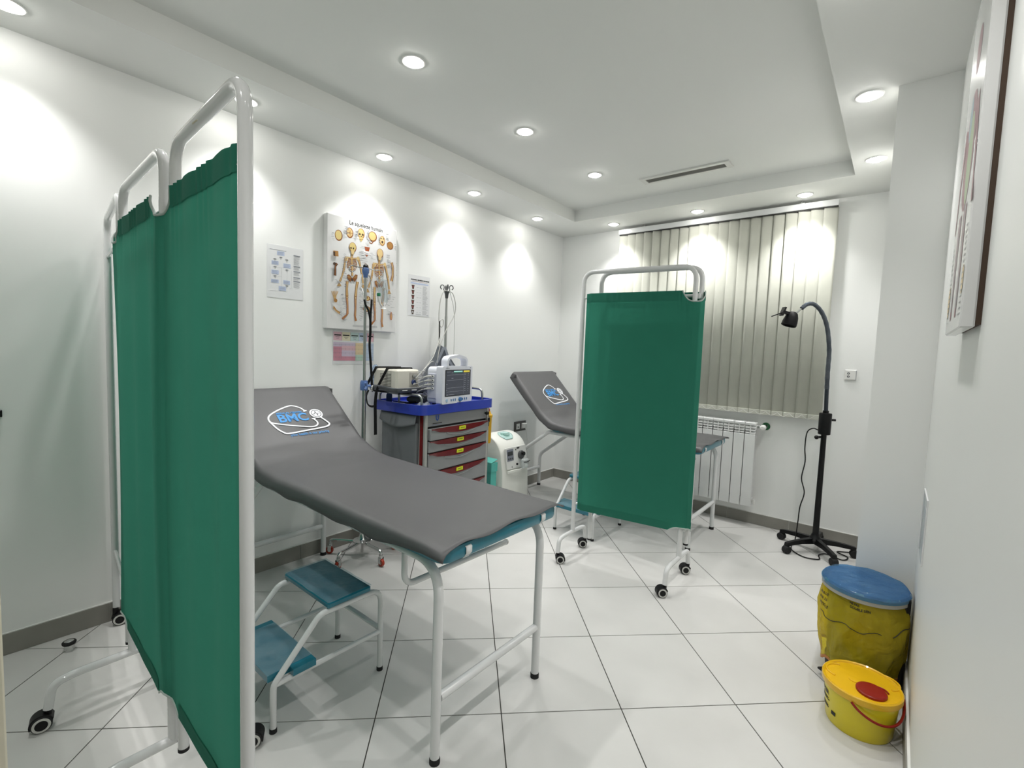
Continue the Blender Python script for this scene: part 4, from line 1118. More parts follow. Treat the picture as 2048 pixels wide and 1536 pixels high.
MB().tube(spline([(0.252, -2.387, 1.622), (0.252, -2.384, 1.60), (0.252, -2.374, 1.578), (0.252, -2.36, 1.562)]), [0.010 - 0.0002 * k for k in range(25)], 10).lathe([(0.011, 0.0), (0.013, 0.010), (0.020, 0.016)], 16, M=tr(0.252, -2.352, 1.565) @ rot('X', 180)).build('elbow', M_whitep, mk)

# ================================================================ CRASH CART
M_cartgrey = mat('cart_grey_abs', '#8b8d8e', rough=0.4, var=0.03)
M_cartdark = mat('cart_bin_grey', '#6b6f72', rough=0.45, var=0.03)
M_alu = mat('cart_aluminium', '#c3c3bf', rough=0.35, metal=0.6, var=0.03)
M_cartblue = mat('cart_blue_abs', '#2b3fa8', rough=0.28, var=0.04, coat=0.2)
M_cartred = mat('cart_red_abs', '#6e0b10', rough=0.25, var=0.04, coat=0.3)
M_label = mat('yellow_label', '#d8e02c', rough=0.5, var=0.02)
ct = thing('crash_cart', 'grey emergency cart with red trimmed drawers and a blue top tray', 'cart', (0.526, -2.256, 0), R(4.0))
D, Wd = 0.47, 0.735
def rr_poly(x0, x1, y0, y1, r, n=6):
    out = []
    for cx, cy, a0 in ((x1 - r, y1 - r, 0), (x0 + r, y1 - r, 90), (x0 + r, y0 + r, 180), (x1 - r, y0 + r, 270)):
        for k in range(n + 1): out.append((cx + r * math.cos(R(a0 + 90 * k / n)), cy + r * math.sin(R(a0 + 90 * k / n))))
    return out
# body shell
bx0, bx1, by0, by1 = -D + 0.045, -0.012, 0.045, Wd - 0.05
MB().box(bx0, bx1 - 0.03, by0 + 0.004, by1 - 0.004, 0.12, 0.90).build('body', M_cartgrey, ct, smooth=0)
MB().box(bx0 - 0.005, bx1, by0, by1, 0.09, 0.125, bev=0.006).build('base', M_cartdark, ct)
for (x, y) in ((bx1 - 0.022, by0), (bx1 - 0.022, by1 - 0.022), (bx0, by0), (bx0, by1 - 0.022)):
    MB().box(x, x + 0.022, y, y + 0.022, 0.12, 0.90, bev=0.003).build('corner_post', M_alu, ct)
MB().box(bx1 - 0.046, bx1 - 0.024, by0 - 0.003, by0 + 0.006, 0.12, 0.90).build('red_strip', M_cartred, ct, smooth=0)
MB().box(bx1 - 0.054, bx1 - 0.047, by0 - 0.002, by0 + 0.006, 0.12, 0.90).build('edge_strip', M_alu, ct, smooth=0)
# tilt-out side bin
sb = MB().box(bx0 + 0.026, bx1 - 0.060, by0 - 0.022, by0 + 0.004, 0.32, 0.845, bev=0.006).build('side_bin', M_cartdark, ct)
def lip(u, v):
    x = bx0 + 0.022 + (bx1 - 0.056 - bx0 - 0.022) * u; e = math.sin(PI * u)
    return (x, by0 - 0.024 - 0.012 * v - 0.012 * e * v, 0.895 - (0.055 + 0.035 * e) * v)
MB().grid(18, 6, lip).build('bin_lip', M_cartdark, sb, smooth=60, solid=0.004)
# front panel and drawers
fy0, fy1 = by0 + 0.024, by1 - 0.024
fp = MB().box(bx1 - 0.03, bx1 - 0.006, fy0, fy1, 0.822, 0.896, bev=0.002).build('front_panel', M_cartgrey, ct)
dz = [(0.736, 0.812), (0.656, 0.732), (0.532, 0.652), (0.402, 0.528), (0.132, 0.398)]
MB().box(bx1 - 0.031, bx1 - 0.016, fy0, fy1, 0.128, 0.822).build('drawer_gap', M_blackm, ct, smooth=0)
M_front = Matrix(((0, 0, 1, 0), (1, 0, 0, 0), (0, 1, 0, 0), (0, 0, 0, 1)))   # sheet x -> y, sheet y -> z, normal +x
for k, (z0, z1) in enumerate(dz):
    out = 0.016 if k == 0 else 0.0
    X0, X1 = bx1 - 0.02 + out * 0, bx1 + 0.004 + out
    dw = MB().box(X0, X1, fy0 + 0.004, fy1 - 0.004, z0, z1 - 0.004, bev=0.003).build('drawer', M_cartgrey, ct)
    if k == 0: MB().box(bx1 - 0.02, bx1 + out - 0.002, fy0 + 0.006, fy1 - 0.006, z0 + 0.004, z1 - 0.006).build('drawer_side', M_cartgrey, dw, smooth=0)
    # red trim: wavy lower edge
    n = 24; top = []; bot = []
    for i in range(n + 1):
        u = i / n; y = fy0 + 0.012 + (fy1 - fy0 - 0.024) * u
        wv = 0.030 + 0.012 * math.cos(2 * PI * (u - 0.5)) if 0.12 < u < 0.88 else None
        s = min(1, u / 0.14, (1 - u) / 0.14); s = s * s * (3 - 2 * s)
        bot.append((y, z1 - 0.006 - (0.004 + (0.026 + 0.010 * math.cos(2 * PI * (u - 0.5))) * s)))
        top.append((y, z1 - 0.003))
    mb = MB(); vs_ = [M_front @ Vector((y, z, X1 + 0.0075)) for y, z in top] + [M_front @ Vector((y, z, X1 + 0.002)) for y, z in bot] + [M_front @ Vector((y, z, X1 - 0.004)) for y, z in bot] + [M_front @ Vector((y, z, X1 - 0.004)) for y, z in top]
    N = n + 1; fs_ = []
    for i in range(n):
        for r_ in range(4):
            a, b = r_ * N, ((r_ + 1) % 4) * N; fs_.append((a + i, b + i, b + i + 1, a + i + 1))
    fs_ += [(0, 3 * N, 2 * N, N), (n, N + n, 2 * N + n, 3 * N + n)]
    hd = mb.add(vs_, fs_).build('drawer_handle', M_cartred, dw)
    # finger recess rim
    yc = (fy0 + fy1) / 2; hw = 0.15
    pts = [(X1 + 0.002, yc - hw + 2 * hw * i / 20, z1 - 0.040 - 0.022 * math.sin(PI * i / 20)) for i in range(21)]
    MB().tube(pts, 0.0028, 8).build('recess_rim', M_cartgrey, dw)
    MB().box(X1 + 0.004, X1 + 0.0092, yc - 0.034, yc + 0.030, z1 - 0.031, z1 - 0.008).build('name_label', M_label, dw, smooth=0)
    p = Print(M_front @ tr(0, 0, X1 + 0.0092)); p.color(inkm('label_ink', '#6c7a1a')); y_ = yc - 0.022
    for q in range(5):
        p.rect(y_, z1 - 0.0225, y_ + 0.007, z1 - 0.0165); y_ += 0.0085
    p.build('label_writing', dw)
# maker's mark on the front panel
p = Print(M_front @ tr(0, 0, bx1 - 0.006)); BLU = inkm('emblem_blue', '#1f4aa0')
yc, zc = fy0 + 0.085, 0.876
p.color(BLU).poly([(yc - 0.017, zc + 0.012), (yc - 0.006, zc + 0.018), (yc - 0.006, zc - 0.006), (yc, zc - 0.014), (yc + 0.006, zc - 0.006), (yc + 0.006, zc + 0.018), (yc + 0.017, zc + 0.012), (yc + 0.013, zc - 0.012), (yc, zc - 0.024), (yc - 0.013, zc - 0.012)])
p.rect(yc - 0.0022, zc - 0.002, yc + 0.0022, zc + 0.016)
p.color(K); y_ = yc - 0.046
for q, w in enumerate((0.004, 0.009, 0.008, 0.010, 0.008, 0.010, 0.008, 0.009, 0.009)):
    p.rect(y_, zc - 0.040, y_ + w, zc - 0.0335); y_ += w + 0.0015 + (0.002 if q == 0 else 0)
p.color(BLU).stroke([(yc - 0.046, zc - 0.046), (yc + 0.042, zc - 0.046)], 0.0012)
p.build('maker_mark', fp)
lk = MB().lathe([(0.012, 0.0), (0.012, 0.008), (0.006, 0.012)], 18, M=tr(bx1 - 0.006, fy1 - 0.022, 0.862) @ rot('Y', 90)).build('lock', M_chrome, fp)
MB().box(bx1 + 0.006, bx1 + 0.026, fy1 - 0.036, fy1 - 0.008, 0.852, 0.874, bev=0.004).build('key', M_black, fp)
MB().tube([(bx1 + 0.016, fy1 - 0.012, 0.856), (bx1 + 0.018, fy1 + 0.002, 0.828)], 0.0018, 6).box(bx1 + 0.010, bx1 + 0.018, fy1 - 0.008, fy1 + 0.016, 0.795, 0.828, bev=0.004).box(bx1 + 0.012, bx1 + 0.015, fy1 + 0.001, fy1 + 0.007, 0.765, 0.796).build('spare_key', M_black, fp)
# blue tray
ty = MB().prism(rr_poly(-D, 0.0, 0.0, Wd, 0.055), 0.900, 0.942)
po, pi = rr_poly(-D, 0.0, 0.0, Wd, 0.055), rr_poly(-D + 0.014, -0.014, 0.014, Wd - 0.014, 0.045)
n = len(po); vs_ = [(a, b, 0.942) for a, b in po] + [(a, b, 0.962) for a, b in po] + [(a, b, 0.962) for a, b in pi] + [(a, b, 0.942) for a, b in pi]
fs_ = []
for r_ in range(3):
    for k in range(n): fs_.append((r_ * n + k, r_ * n + (k + 1) % n, (r_ + 1) * n + (k + 1) % n, (r_ + 1) * n + k))
ty.add(vs_, fs_); tray = ty.build('top_tray', M_cartblue, ct)
MB().box(-0.40, -0.06, 0.115, 0.122, 0.942, 0.955).box(-0.25, -0.243, 0.02, 0.115, 0.942, 0.953).build('tray_divider', M_cartblue, tray, smooth=0)
# chrome grab rails
MB().tube(fillet([(-0.055, 0.05, 0.945), (-0.055, 0.05, 1.018), (-0.20, 0.03, 1.018), (-0.43, 0.03, 1.018), (-0.43, 0.03, 0.945)], [0.045, 0.02, 0.045]), 0.008, 12).build('grab_rail', M_steel, ct)
MB().tube(fillet([(-0.075, Wd - 0.06, 0.945), (-0.075, Wd - 0.06, 1.03), (-0.42, Wd - 0.06, 1.03), (-0.42, Wd - 0.06, 0.945)], 0.05), 0.008, 12).build('grab_rail', M_steel, ct)
for (x, y) in ((-0.06, 0.07), (-0.06, Wd - 0.09), (-0.41, 0.07), (-0.41, Wd - 0.09)):
    c = MB().lathe([(0.012, 0.05), (0.012, 0.095)], 12, M=tr(x, y, 0)).box(x - 0.014, x + 0.02, y - 0.022, y + 0.022, 0.045, 0.075, bev=0.004).build('caster', M_black, ct)
    MB().lathe([(0.036, -0.011), (0.038, -0.007), (0.038, 0.007), (0.036, 0.011)], 24, M=tr(x, y, 0.038) @ rot('X', 90)).build('caster_wheel', M_rubber, c)
# drip pole of the cart
MB().lathe([(0.010, 0.20), (0.010, 1.55), (0.0085, 1.56), (0.0085, 1.705)], 14, M=tr(-0.385, 0.60, 0)).build('pole', M_steel, ct)
hk = MB().lathe([(0.0095, 1.690), (0.012, 1.70), (0.014, 1.722), (0.020, 1.738), (0.020, 1.742)], 18, M=tr(-0.385, 0.60, 0))
M_dkplast = mat('dark_grey_plastic', '#4a4c4d', rough=0.4, var=0.04)
for k in range(4):
    a = R(45 + 90 * k + 10); d = Vector((math.cos(a), math.sin(a), 0)); c0 = Vector((-0.385, 0.60, 0))
    q = lambda r, z: c0 + d * r + Vector((0, 0, z))
    hk.tube(spline([q(0.006, 1.738), q(0.022, 1.752), q(0.020, 1.772), q(0.026, 1.786), q(0.042, 1.786), q(0.048, 1.768), q(0.038, 1.756)], 5), 0.0035, 8)
hk.build('pole_hooks', M_dkplast, ct)

# yellow container hung on the far side of the cart
yc_ = thing('yellow_container', 'narrow yellow container hanging on the far side of the cart', 'container', (0.405, -1.512, 0.62))
MB().lathe([(0.020, 0.0), (0.024, 0.02), (0.026, 0.19), (0.031, 0.20), (0.031, 0.212), (0.020, 0.222), (0.014, 0.24)], 20).build('body', mat('bright_yellow_plastic', '#d9a91c', rough=0.35, var=0.03), yc_)
MB().lathe([(0.010, 0.24), (0.010, 0.256), (0.006, 0.262)], 14).build('cap', M_redw, yc_)
MB().box(-0.012, 0.012, -0.045, -0.022, 0.16, 0.20).build('bracket', M_steel, yc_, smooth=0)

# teal carton between cart and concentrator
tb = thing('teal_carton', 'small teal carton with a folded lid standing between cart and concentrator', 'carton', (0.31, -1.435, 0))
M_teal = mat('teal_card', '#58b3a8', rough=0.6, var=0.03)
MB().box(-0.10, 0.10, -0.032, 0.032, 0.0, 0.395, bev=0.002).build('box', M_teal, tb)
MB().box(-0.106, 0.106, -0.036, 0.036, 0.385, 0.455, bev=0.002).build('lid', M_teal, tb)
MB().add([(-0.10, -0.034, 0.457), (0.105, -0.034, 0.457), (0.105, 0.034, 0.478), (-0.10, 0.034, 0.478)], [(0, 1, 2, 3)]).build('flap', M_teal, tb, smooth=0, solid=0.002)

# ================================================================ PATIENT MONITOR
M_moncase = mat('monitor_white_abs', '#dadde6', rough=0.35, var=0.015)
mn = thing('patient_monitor', 'white patient monitor with dark lit screen and carry handle on the cart', 'monitor', (0.503, -1.935, 0.942), R(9.5))
prof = rr_poly(-0.165, 0.165, 0.018, 0.262, 0.012, 4)
MB().prism(prof, -0.05, 0.0, M=M_front).build('bezel', M_moncase, mn)
MB().prism(rr_poly(-0.160, 0.155, 0.018, 0.255, 0.03, 5), -0.125, -0.05, M=M_front).build('housing', M_moncase, mn)
MB().box(-0.122, -0.05, -0.168, -0.155, 0.05, 0.215, bev=0.006).build('port_panel', mat('monitor_side_grey', '#b9bcc9', rough=0.4, var=0.02), mn)
for k in range(4):
    MB().lathe([(0.0085, 0), (0.0085, 0.004)], 16, M=tr(-0.072, -0.170, 0.195 - 0.026 * k) @ rot('X', 90)).build('port', M_whitep, mn)
    MB().lathe([(0.0045, 0), (0.0045, 0.0006)], 12, M=tr(-0.072, -0.1742, 0.195 - 0.026 * k) @ rot('X', 90)).build('port_hole', M_dkplast, mn)
for x, y in ((-0.03, -0.13), (-0.03, 0.13), (-0.10, -0.12), (-0.10, 0.12)):
    MB().lathe([(0.012, 0.0), (0.012, 0.02)], 12, M=tr(x, y, 0)).build('rubber_foot', M_rubber, mn)
M_scr = mat('monitor_screen', '#3a3d45', rough=0.2, var=0.02, emit=('#4b4e57', 0.35))
MB().box(0.0, 0.0012, -0.138, 0.142, 0.066, 0.238).build('screen_border', M_blackm, mn, smooth=0)
MB().box(0.0012, 0.0022, -0.131, 0.135, 0.071, 0.233).build('screen', M_scr, mn, smooth=0)
def lit(n, h, e): return mat('screen_' + n, h, rough=0.3, var=0, emit=(h, e))
p = Print(M_front @ tr(0, 0, 0.0022))
p.color(lit('teal', '#9fd0c8', 0.6)).rect(-0.05, 0.224, 0.045, 0.231); p.color(lit('green', '#2f5c50', 0.3)).rect(-0.055, 0.217, 0.045, 0.224); p.color(lit('yellow', '#d8c64a', 0.7)).rect(0.058, 0.2245, 0.128, 0.231); p.color(lit('olive', '#8c7f22', 0.4)).rect(0.058, 0.2185, 0.128, 0.2245)
p.color(lit('grey', '#8d9098', 0.35))
for z in (0.205, 0.171, 0.121, 0.096): p.stroke([(-0.122, z), (0.058, z + 0.001)], 0.0012)
for z in (0.214, 0.203, 0.188, 0.176, 0.164, 0.150, 0.137, 0.124, 0.110, 0.096): p.stroke([(0.065, z), (0.065 + rnd.uniform(0.014, 0.024), z)], 0.0018).stroke([(0.105, z - 0.003), (0.105 + rnd.uniform(0.004, 0.018), z - 0.003)], 0.0018)
p.stroke([(0.060, 0.074), (0.060, 0.215)], 0.0007).stroke([(-0.125, 0.077), (-0.105, 0.077)], 0.0024).stroke([(-0.095, 0.077), (-0.04, 0.0775)], 0.0024).stroke([(-0.125, 0.225), (-0.085, 0.225)], 0.0016).stroke([(-0.075, 0.184), (-0.055, 0.184)], 0.0024).stroke([(-0.075, 0.219), (-0.058, 0.219)], 0.002)
for z in (0.145, 0.107): p.rect(-0.126, z, -0.119, z + 0.003)
p.build('screen_readout', mn)
p = Print(M_front @ tr(0, 0, 0.0)); p.color(G).stroke([(-0.135, 0.2495), (-0.092, 0.2495)], 0.003); p.color(K).rect(0.132, 0.247, 0.147, 0.251); p.build('maker_mark', mn)
M_knobb = mat('monitor_blue_key', '#3d6ea3', rough=0.35, var=0.03)
MB().lathe([(0.0145, 0.0), (0.0145, 0.010), (0.012, 0.013)], 22, M=tr(0.0, 0.024, 0.041) @ rot('Y', 90)).build('dial', M_knobb, mn)
MB().lathe([(0.010, 0.0), (0.010, 0.003)], 18, M=tr(0.0, -0.118, 0.041) @ rot('Y', 90)).build('power_key', mat('pale_blue_key', '#9fbdd8', rough=0.35), mn)
for y in (-0.070, -0.048, -0.026, 0.058, 0.080, 0.102):
    MB().box(0.0, 0.0025, y - 0.0045, y + 0.0045, 0.033, 0.049, bev=0.001).build('key', M_knobb, mn)
hp = [(-0.02, -0.115, 0.255), (-0.02, -0.118, 0.300), (-0.02, -0.095, 0.318), (-0.02, 0.0, 0.330), (-0.02, 0.075, 0.316), (-0.02, 0.095, 0.298), (-0.02, 0.092, 0.255)]
MB().strip(fillet(hp, 0.03, 6), 0.05, 0.016, up=(0, 1, 0.001)).build('handle', M_moncase, mn)
# cables plugged into the side of the monitor
M_cab = mat('grey_cable', '#b4b4ae', rough=0.45, var=0.03)
cbn = thing('monitor_cables', 'coiled light grey sensor cables on the left side of the monitor', 'cable', (0, 0, 0))
cm = MB()
for k in range(4):
    z = 1.137 - 0.026 * k
    cm.tube(spline([(0.445, -2.118, z), (0.434, -2.138, z - 0.002), (0.420, -2.152, z - 0.006)], 4), [0.007] * 6 + [0.005] * 3, 8)
cm.build('connector', M_cab, cbn)
cm = MB()
cm.tube(spline([(0.415, -2.155, 1.130), (0.36, -2.17, 1.12), (0.34, -2.13, 1.14), (0.33, -2.06, 1.19), (0.30, -1.99, 1.225), (0.27, -1.94, 1.215), (0.26, -1.93, 1.17), (0.28, -1.98, 1.13), (0.31, -2.06, 1.12), (0.32, -2.09, 1.15), (0.30, -2.03, 1.20), (0.24, -1.93, 1.25), (0.20, -1.86, 1.32), (0.17, -1.80, 1.40)], 8), 0.0028, 6)
cm.tube(spline([(0.415, -2.155, 1.105), (0.36, -2.19, 1.08), (0.33, -2.13, 1.10), (0.35, -2.08, 1.13), (0.37, -2.11, 1.165), (0.36, -2.16, 1.15), (0.34, -2.15, 1.09), (0.33, -2.07, 1.02), (0.36, -2.03, 0.975)], 8), 0.0028, 6)
cm.tube(spline([(0.415, -2.155, 1.079), (0.37, -2.18, 1.05), (0.35, -2.15, 1.02), (0.33, -2.08, 0.985), (0.30, -2.02, 0.965)], 8), 0.003, 6)
cm.tube(spline([(0.415, -2.155, 1.053), (0.37, -2.17, 1.03), (0.35, -2.12, 1.00), (0.32, -2.05, 0.97)], 8), 0.003, 6)
cm.build('cable', M_cab, cbn)
# cables and hose looped over the cart's drip pole
px_, py_ = 0.526 - 0.385 * math.cos(R(4)) - 0.60 * math.sin(R(4)), -2.256 - 0.385 * math.sin(R(4)) + 0.60 * math.cos(R(4))
lp_ = thing('looped_cable', 'thin grey cables looped over the hooks of the cart drip pole', 'cable', (0, 0, 0))
MB().tube(spline([(px_ + 0.02, py_ - 0.01, 1.745), (0.12, py_ - 0.05, 1.735), (0.125, py_ - 0.085, 1.66), (0.125, py_ - 0.095, 1.53), (0.125, py_ - 0.075, 1.475), (0.125, py_ - 0.05, 1.49), (0.125, py_ - 0.055, 1.53), (0.125, py_ - 0.09, 1.50), (0.125, py_ - 0.088, 1.40), (0.14, py_ - 0.10, 1.33)]), 0.0032, 8).tube(spline([(px_ + 0.02, py_, 1.745), (0.135, py_ + 0.03, 1.725), (0.14, py_ + 0.055, 1.65), (0.14, py_ + 0.045, 1.57), (0.14, py_ - 0.02, 1.473), (0.15, py_ - 0.08, 1.38), (0.16, py_ - 0.12, 1.285), (0.17, py_ - 0.14, 1.21)]), 0.0032, 8).tube(spline([(px_ + 0.02, py_ + 0.01, 1.745), (0.11, py_ + 0.07, 1.60), (0.11, py_ + 0.08, 1.38), (0.12, py_ + 0.07, 1.25)]), 0.002, 8).build('cable', M_cab, lp_)
MB().tube(spline([(0.128, py_ - 0.09, 1.515), (0.128, py_ - 0.086, 1.43), (0.128, py_ - 0.09, 1.36)]), 0.0045, 8).build('sleeve', M_black, lp_)
# grey padded cuff bag leaning on the pole
bg = thing('grey_bag', 'dark grey pointed bag hanging behind the monitor on the cart', 'bag', (0, 0, 0))
tri = [(-1.762, 1.350), (-2.01, 0.96), (-1.70, 0.945), (-1.55, 1.12)]
M_cuff = mat('grey_bag_cloth', '#54595f', rough=0.75, var=0.06, bump=0.1, bscale=400)
def slab(poly, xa, xb, infl):
    m = MB(); n = len(poly); cx = sum(p[0] for p in poly) / n; cy = sum(p[1] for p in poly) / n
    m.add([(xa, a, b) for a, b in poly] + [(xb, cx + (a - cx) * infl, cy + (b - cy) * infl) for a, b in poly], [tuple(range(n)), tuple(reversed(range(n, 2 * n)))] + [(i, i + n, (i + 1) % n + n, (i + 1) % n) for i in range(n)])
    return m
slab(tri, 0.115, 0.165, 0.9).build('bag_body', M_cuff, bg)
MB().strip([(0.166, -1.752, 1.325), (0.168, -1.70, 1.22), (0.168, -1.60, 1.105)], 0.022, 0.004, up=(1, 0, 0)).build('edge_band', mat('bag_band', '#8b9097', rough=0.6), bg)
MB().strip([(0.166, -1.758, 1.325), (0.168, -1.87, 1.13), (0.168, -1.975, 0.985)], 0.02, 0.004, up=(1, 0, 0)).build('edge_band', MATS['bag_band'], bg)
slab([(-1.70, 1.275), (-1.60, 1.10), (-1.57, 1.12), (-1.585, 1.17)], 0.09, 0.114, 0.95).build('flap', M_black, bg)

# ================================================================ SUCTION UNIT ON ITS SHELF
M_ivory = mat('ivory_abs', '#d5d2c6', rough=0.4, var=0.02)
sh = thing('cart_shelf', 'dark grey plastic shelf on black brackets above the left end of the cart', 'shelf', (0.235, -2.215, 1.03), R(2))
M_shelf = mat('shelf_grey', '#5d6064', rough=0.45, var=0.04)
def shp(u, v):
    x = -0.145 + 0.30 * u; y = -0.135 + 0.27 * v; e = max(abs(2 * u - 1), abs(2 * v - 1))
    return (x, y, 0.004 + 0.032 * max(0, (e - 0.82) / 0.18) ** 1.3 + 0.004 * math.sin(5 * u) * e)
MB().grid(22, 22, shp).build('tray', M_shelf, sh, smooth=50, solid=0.006)
for dy in (-0.075, 0.0, 0.08):
    MB().box(0.1545, 0.158, dy - 0.02, dy + 0.02, 0.016, 0.021).build('slot', M_whitep, sh, smooth=0)
MB().tube([(0.13, -0.10, -0.004), (-0.02, 0.06, -0.010), (-0.12, 0.10, -0.006)], 0.006, 8).tube([(-0.12, -0.10, -0.004), (0.02, 0.02, -0.012), (0.13, 0.10, -0.004)], 0.006, 8).box(-0.12, 0.12, -0.012, 0.012, -0.009, 0.001).build('bracket', M_black, sh)
MB().lathe([(0.008, -0.088), (0.008, 0.0)], 12, M=tr(-0.05, 0.05, 0)).build('post', M_steel, sh)
su = thing('suction_unit', 'cream boxy suction unit with vent slots strapped on the grey shelf', 'suction unit', (0.215, -2.215, 1.042), R(2))
MB().box(-0.12, 0.115, -0.095, 0.095, 0.0, 0.132, bev=0.010).build('casing', M_ivory, su)
MB().box(0.1155, 0.1185, 0.012, 0.078, 0.022, 0.115, bev=0.001).build('control_panel', mat('warm_grey_panel', '#b1ada6', rough=0.4), su)
MB().lathe([(0.012, 0), (0.012, 0.008), (0.006, 0.012)], 18, M=tr(0.1185, 0.042, 0.090) @ rot('Y', 90)).build('gauge_knob', M_steel, su)
MB().lathe([(0.017, 0), (0.017, 0.006), (0.014, 0.009)], 20, M=tr(0.1185, 0.042, 0.050) @ rot('Y', 90)).build('power_button', mat('navy_button', '#2f3f6d', rough=0.35), su)
for k in range(9):
    MB().box(-0.045, 0.065, -0.0958, -0.0945, 0.022 + 0.0095 * k, 0.026 + 0.0095 * k).build('vent_slot', mat('vent_dark', '#6d6b66', rough=0.7), su, smooth=0)
for sx in (-0.085, 0.03):
    P = [(sx - 0.055, -0.142, -0.03), (sx - 0.05, -0.128, 0.022), (sx, -0.098, 0.137), (sx + 0.002, 0.0, 0.1345), (sx + 0.002, 0.097, 0.1345), (sx + 0.01, 0.125, 0.03)]
    MB().strip(P, 0.018, 0.003, up=(1, 0, 0.0)).build('strap', M_blackm, su)
MB().strip(spline([(-0.02, -0.142, -0.02), (-0.018, -0.150, -0.09), (-0.02, -0.146, -0.18), (-0.016, -0.146, -0.29)], 5), 0.022, 0.0025, up=(1, 0, 0)).build('loose_strap', M_blackm, su)
MB().strip(spline([(-0.11, -0.135, -0.01), (-0.125, -0.14, -0.05), (-0.115, -0.138, -0.10), (-0.08, -0.135, -0.115), (-0.03, -0.137, -0.105)], 5), 0.014, 0.0025, up=(0, 1, 0.3)).build('loose_strap', M_blackm, su)
# clear bag of tubing behind the suction unit
tbg = thing('tubing_bag', 'crumpled clear bag of blue tubing at the left of the suction unit', 'bag', (0.085, -2.29, 1.05))
def tb_(u, v):
    a = 2 * PI * u; th = PI * v; r = 0.055 * (1 + 0.16 * math.sin(5 * a + 4 * th) + 0.1 * math.sin(9 * th + 2 * a))
    return (0.6 * r * math.sin(th) * math.cos(a), r * 0.6 * math.sin(th) * math.sin(a), 0.065 - 1.25 * r * math.cos(th))
MB().grid(25, 16, tb_).build('bag', film_mat('clear_crinkle_bag', '#dfe8f2', 0.28, 0.04), tbg, smooth=30)
MB().tube(spline([(0.0, 0.015, 0.04), (0.015, 0.0, 0.07), (0.0, -0.02, 0.09), (-0.012, 0.0, 0.06), (0.01, 0.012, 0.05)]), 0.007, 8).build('tubing', M_bluep, tbg)
# things lying in the tray
sp = thing('blue_scoop', 'dark blue paddle standing in the cart tray below the grey shelf', 'paddle', (0.155, -2.225, 0.942))
MB().prism(rr_poly(-0.019, 0.019, 0.0, 0.07, 0.017), -0.005, 0.005, M=rot('Z', 30) @ rot('X', 90)).build('blade', mat('navy_plastic', '#27336f', rough=0.35), sp)
cf = thing('cuff_pouch', 'rolled dark grey pressure cuff lying in the cart tray left of the monitor', 'cuff', (0.30, -2.08, 0.942))
MB().lathe([(0.010, -0.085), (0.028, -0.075), (0.031, -0.03), (0.029, 0.03), (0.022, 0.075), (0.010, 0.09)], 18, M=tr(0, 0, 0.031) @ rot('Z', -32) @ rot('X', 90), sy=0.9).build('roll', mat('cuff_cloth', '#54575a', rough=0.8, bump=0.2, bscale=300), cf)
MB().strip([(-0.045, 0.06, 0.058), (0.0, 0.0, 0.0635), (0.035, -0.055, 0.058)], 0.02, 0.003).build('band', mat('cuff_band', '#6b6d6c', rough=0.8), cf)
MB().tube(spline([(0.03, -0.06, 0.02), (-0.01, -0.10, 0.012), (-0.05, -0.11, 0.008), (-0.06, -0.09, 0.006)]), 0.005, 8).build('hose', M_black, cf)
pb = thing('clear_sachet', 'crumpled clear plastic sachet in the tray in front of the monitor', 'sachet', (0.42, -2.15, 0.943))
def sa_(u, v):
    a, b = u - 0.5, v - 0.5
    h = 0.024 * max(0, 1 - (2 * a) ** 2) * max(0, 1 - (2 * b) ** 2)
    return (0.13 * a, 0.12 * b, 0.002 + h * (1 + 0.35 * math.sin(14 * u + 9 * v)) + 0.003 * math.sin(23 * u * v + 7 * u) * h * 30)
MB().grid(20, 20, sa_).build('film', film_mat('clear_sachet_film', '#dfe6ef', 0.3, 0.05, crinkle=0.6, cscale=40), pb, smooth=60)
MB().box(-0.035, 0.03, -0.03, 0.035, 0.001, 0.010, bev=0.003).build('contents', mat('sachet_blue', '#5b6aa8', rough=0.4), pb)

# ================================================================ OXYGEN CONCENTRATOR
M_conc = mat('concentrator_white', '#dfe0da', rough=0.35, var=0.015)
oc = thing('oxygen_concentrator', 'white rounded oxygen concentrator beside the cart at the left wall', 'oxygen concentrator', (0.25, -1.19, 0))
# side outline (x forward, z up) extruded across y with rounded edges
side = [(-0.16, 0.05), (0.19, 0.05), (0.195, 0.12), (0.185, 0.36), (0.165, 0.46)]
side += [(-0.02 + 0.185 * math.cos(R(a)), 0.46 + 0.185 * math.sin(R(a))) for a in range(8, 90, 8)] + [(-0.03, 0.645), (-0.10, 0.62), (-0.15, 0.55), (-0.165, 0.42)]
n = len(side); cx = sum(p[0] for p in side) / n; cz = sum(p[1] for p in side) / n
lev = [(-0.165, 0.90), (-0.162, 0.94), (-0.150, 0.975), (-0.125, 0.995), (-0.09, 1.0), (0.09, 1.0), (0.125, 0.995), (0.150, 0.975), (0.162, 0.94), (0.165, 0.90)]
vs_ = [(cx + (a - cx) * k, y, cz + (b - cz) * k) for y, k in lev for a, b in side]
fs_ = [tuple(range(n)), tuple(reversed(range((len(lev) - 1) * n, len(lev) * n)))]
for i in range(len(lev) - 1):
    for k in range(n): fs_.append((i * n + k, (i + 1) * n + k, (i + 1) * n + (k + 1) % n, i * n + (k + 1) % n))
MB().add(vs_, fs_).build('body', M_conc, oc, smooth=40)
for x, y in ((0.14, -0.11), (0.14, 0.11), (-0.12, -0.11), (-0.12, 0.11)):
    MB().box(x - 0.012, x + 0.012, y - 0.012, y + 0.012, 0.03, 0.062).lathe([(0.026, -0.009), (0.026, 0.009)], 18, M=tr(x, y, 0.026) @ rot('X', 90)).build('caster', M_black, oc)
Mp = tr(0.181, 0, 0.50) @ Matrix.Rotation(R(-12), 4, 'Y') @ M_front        # sloping front panel frame
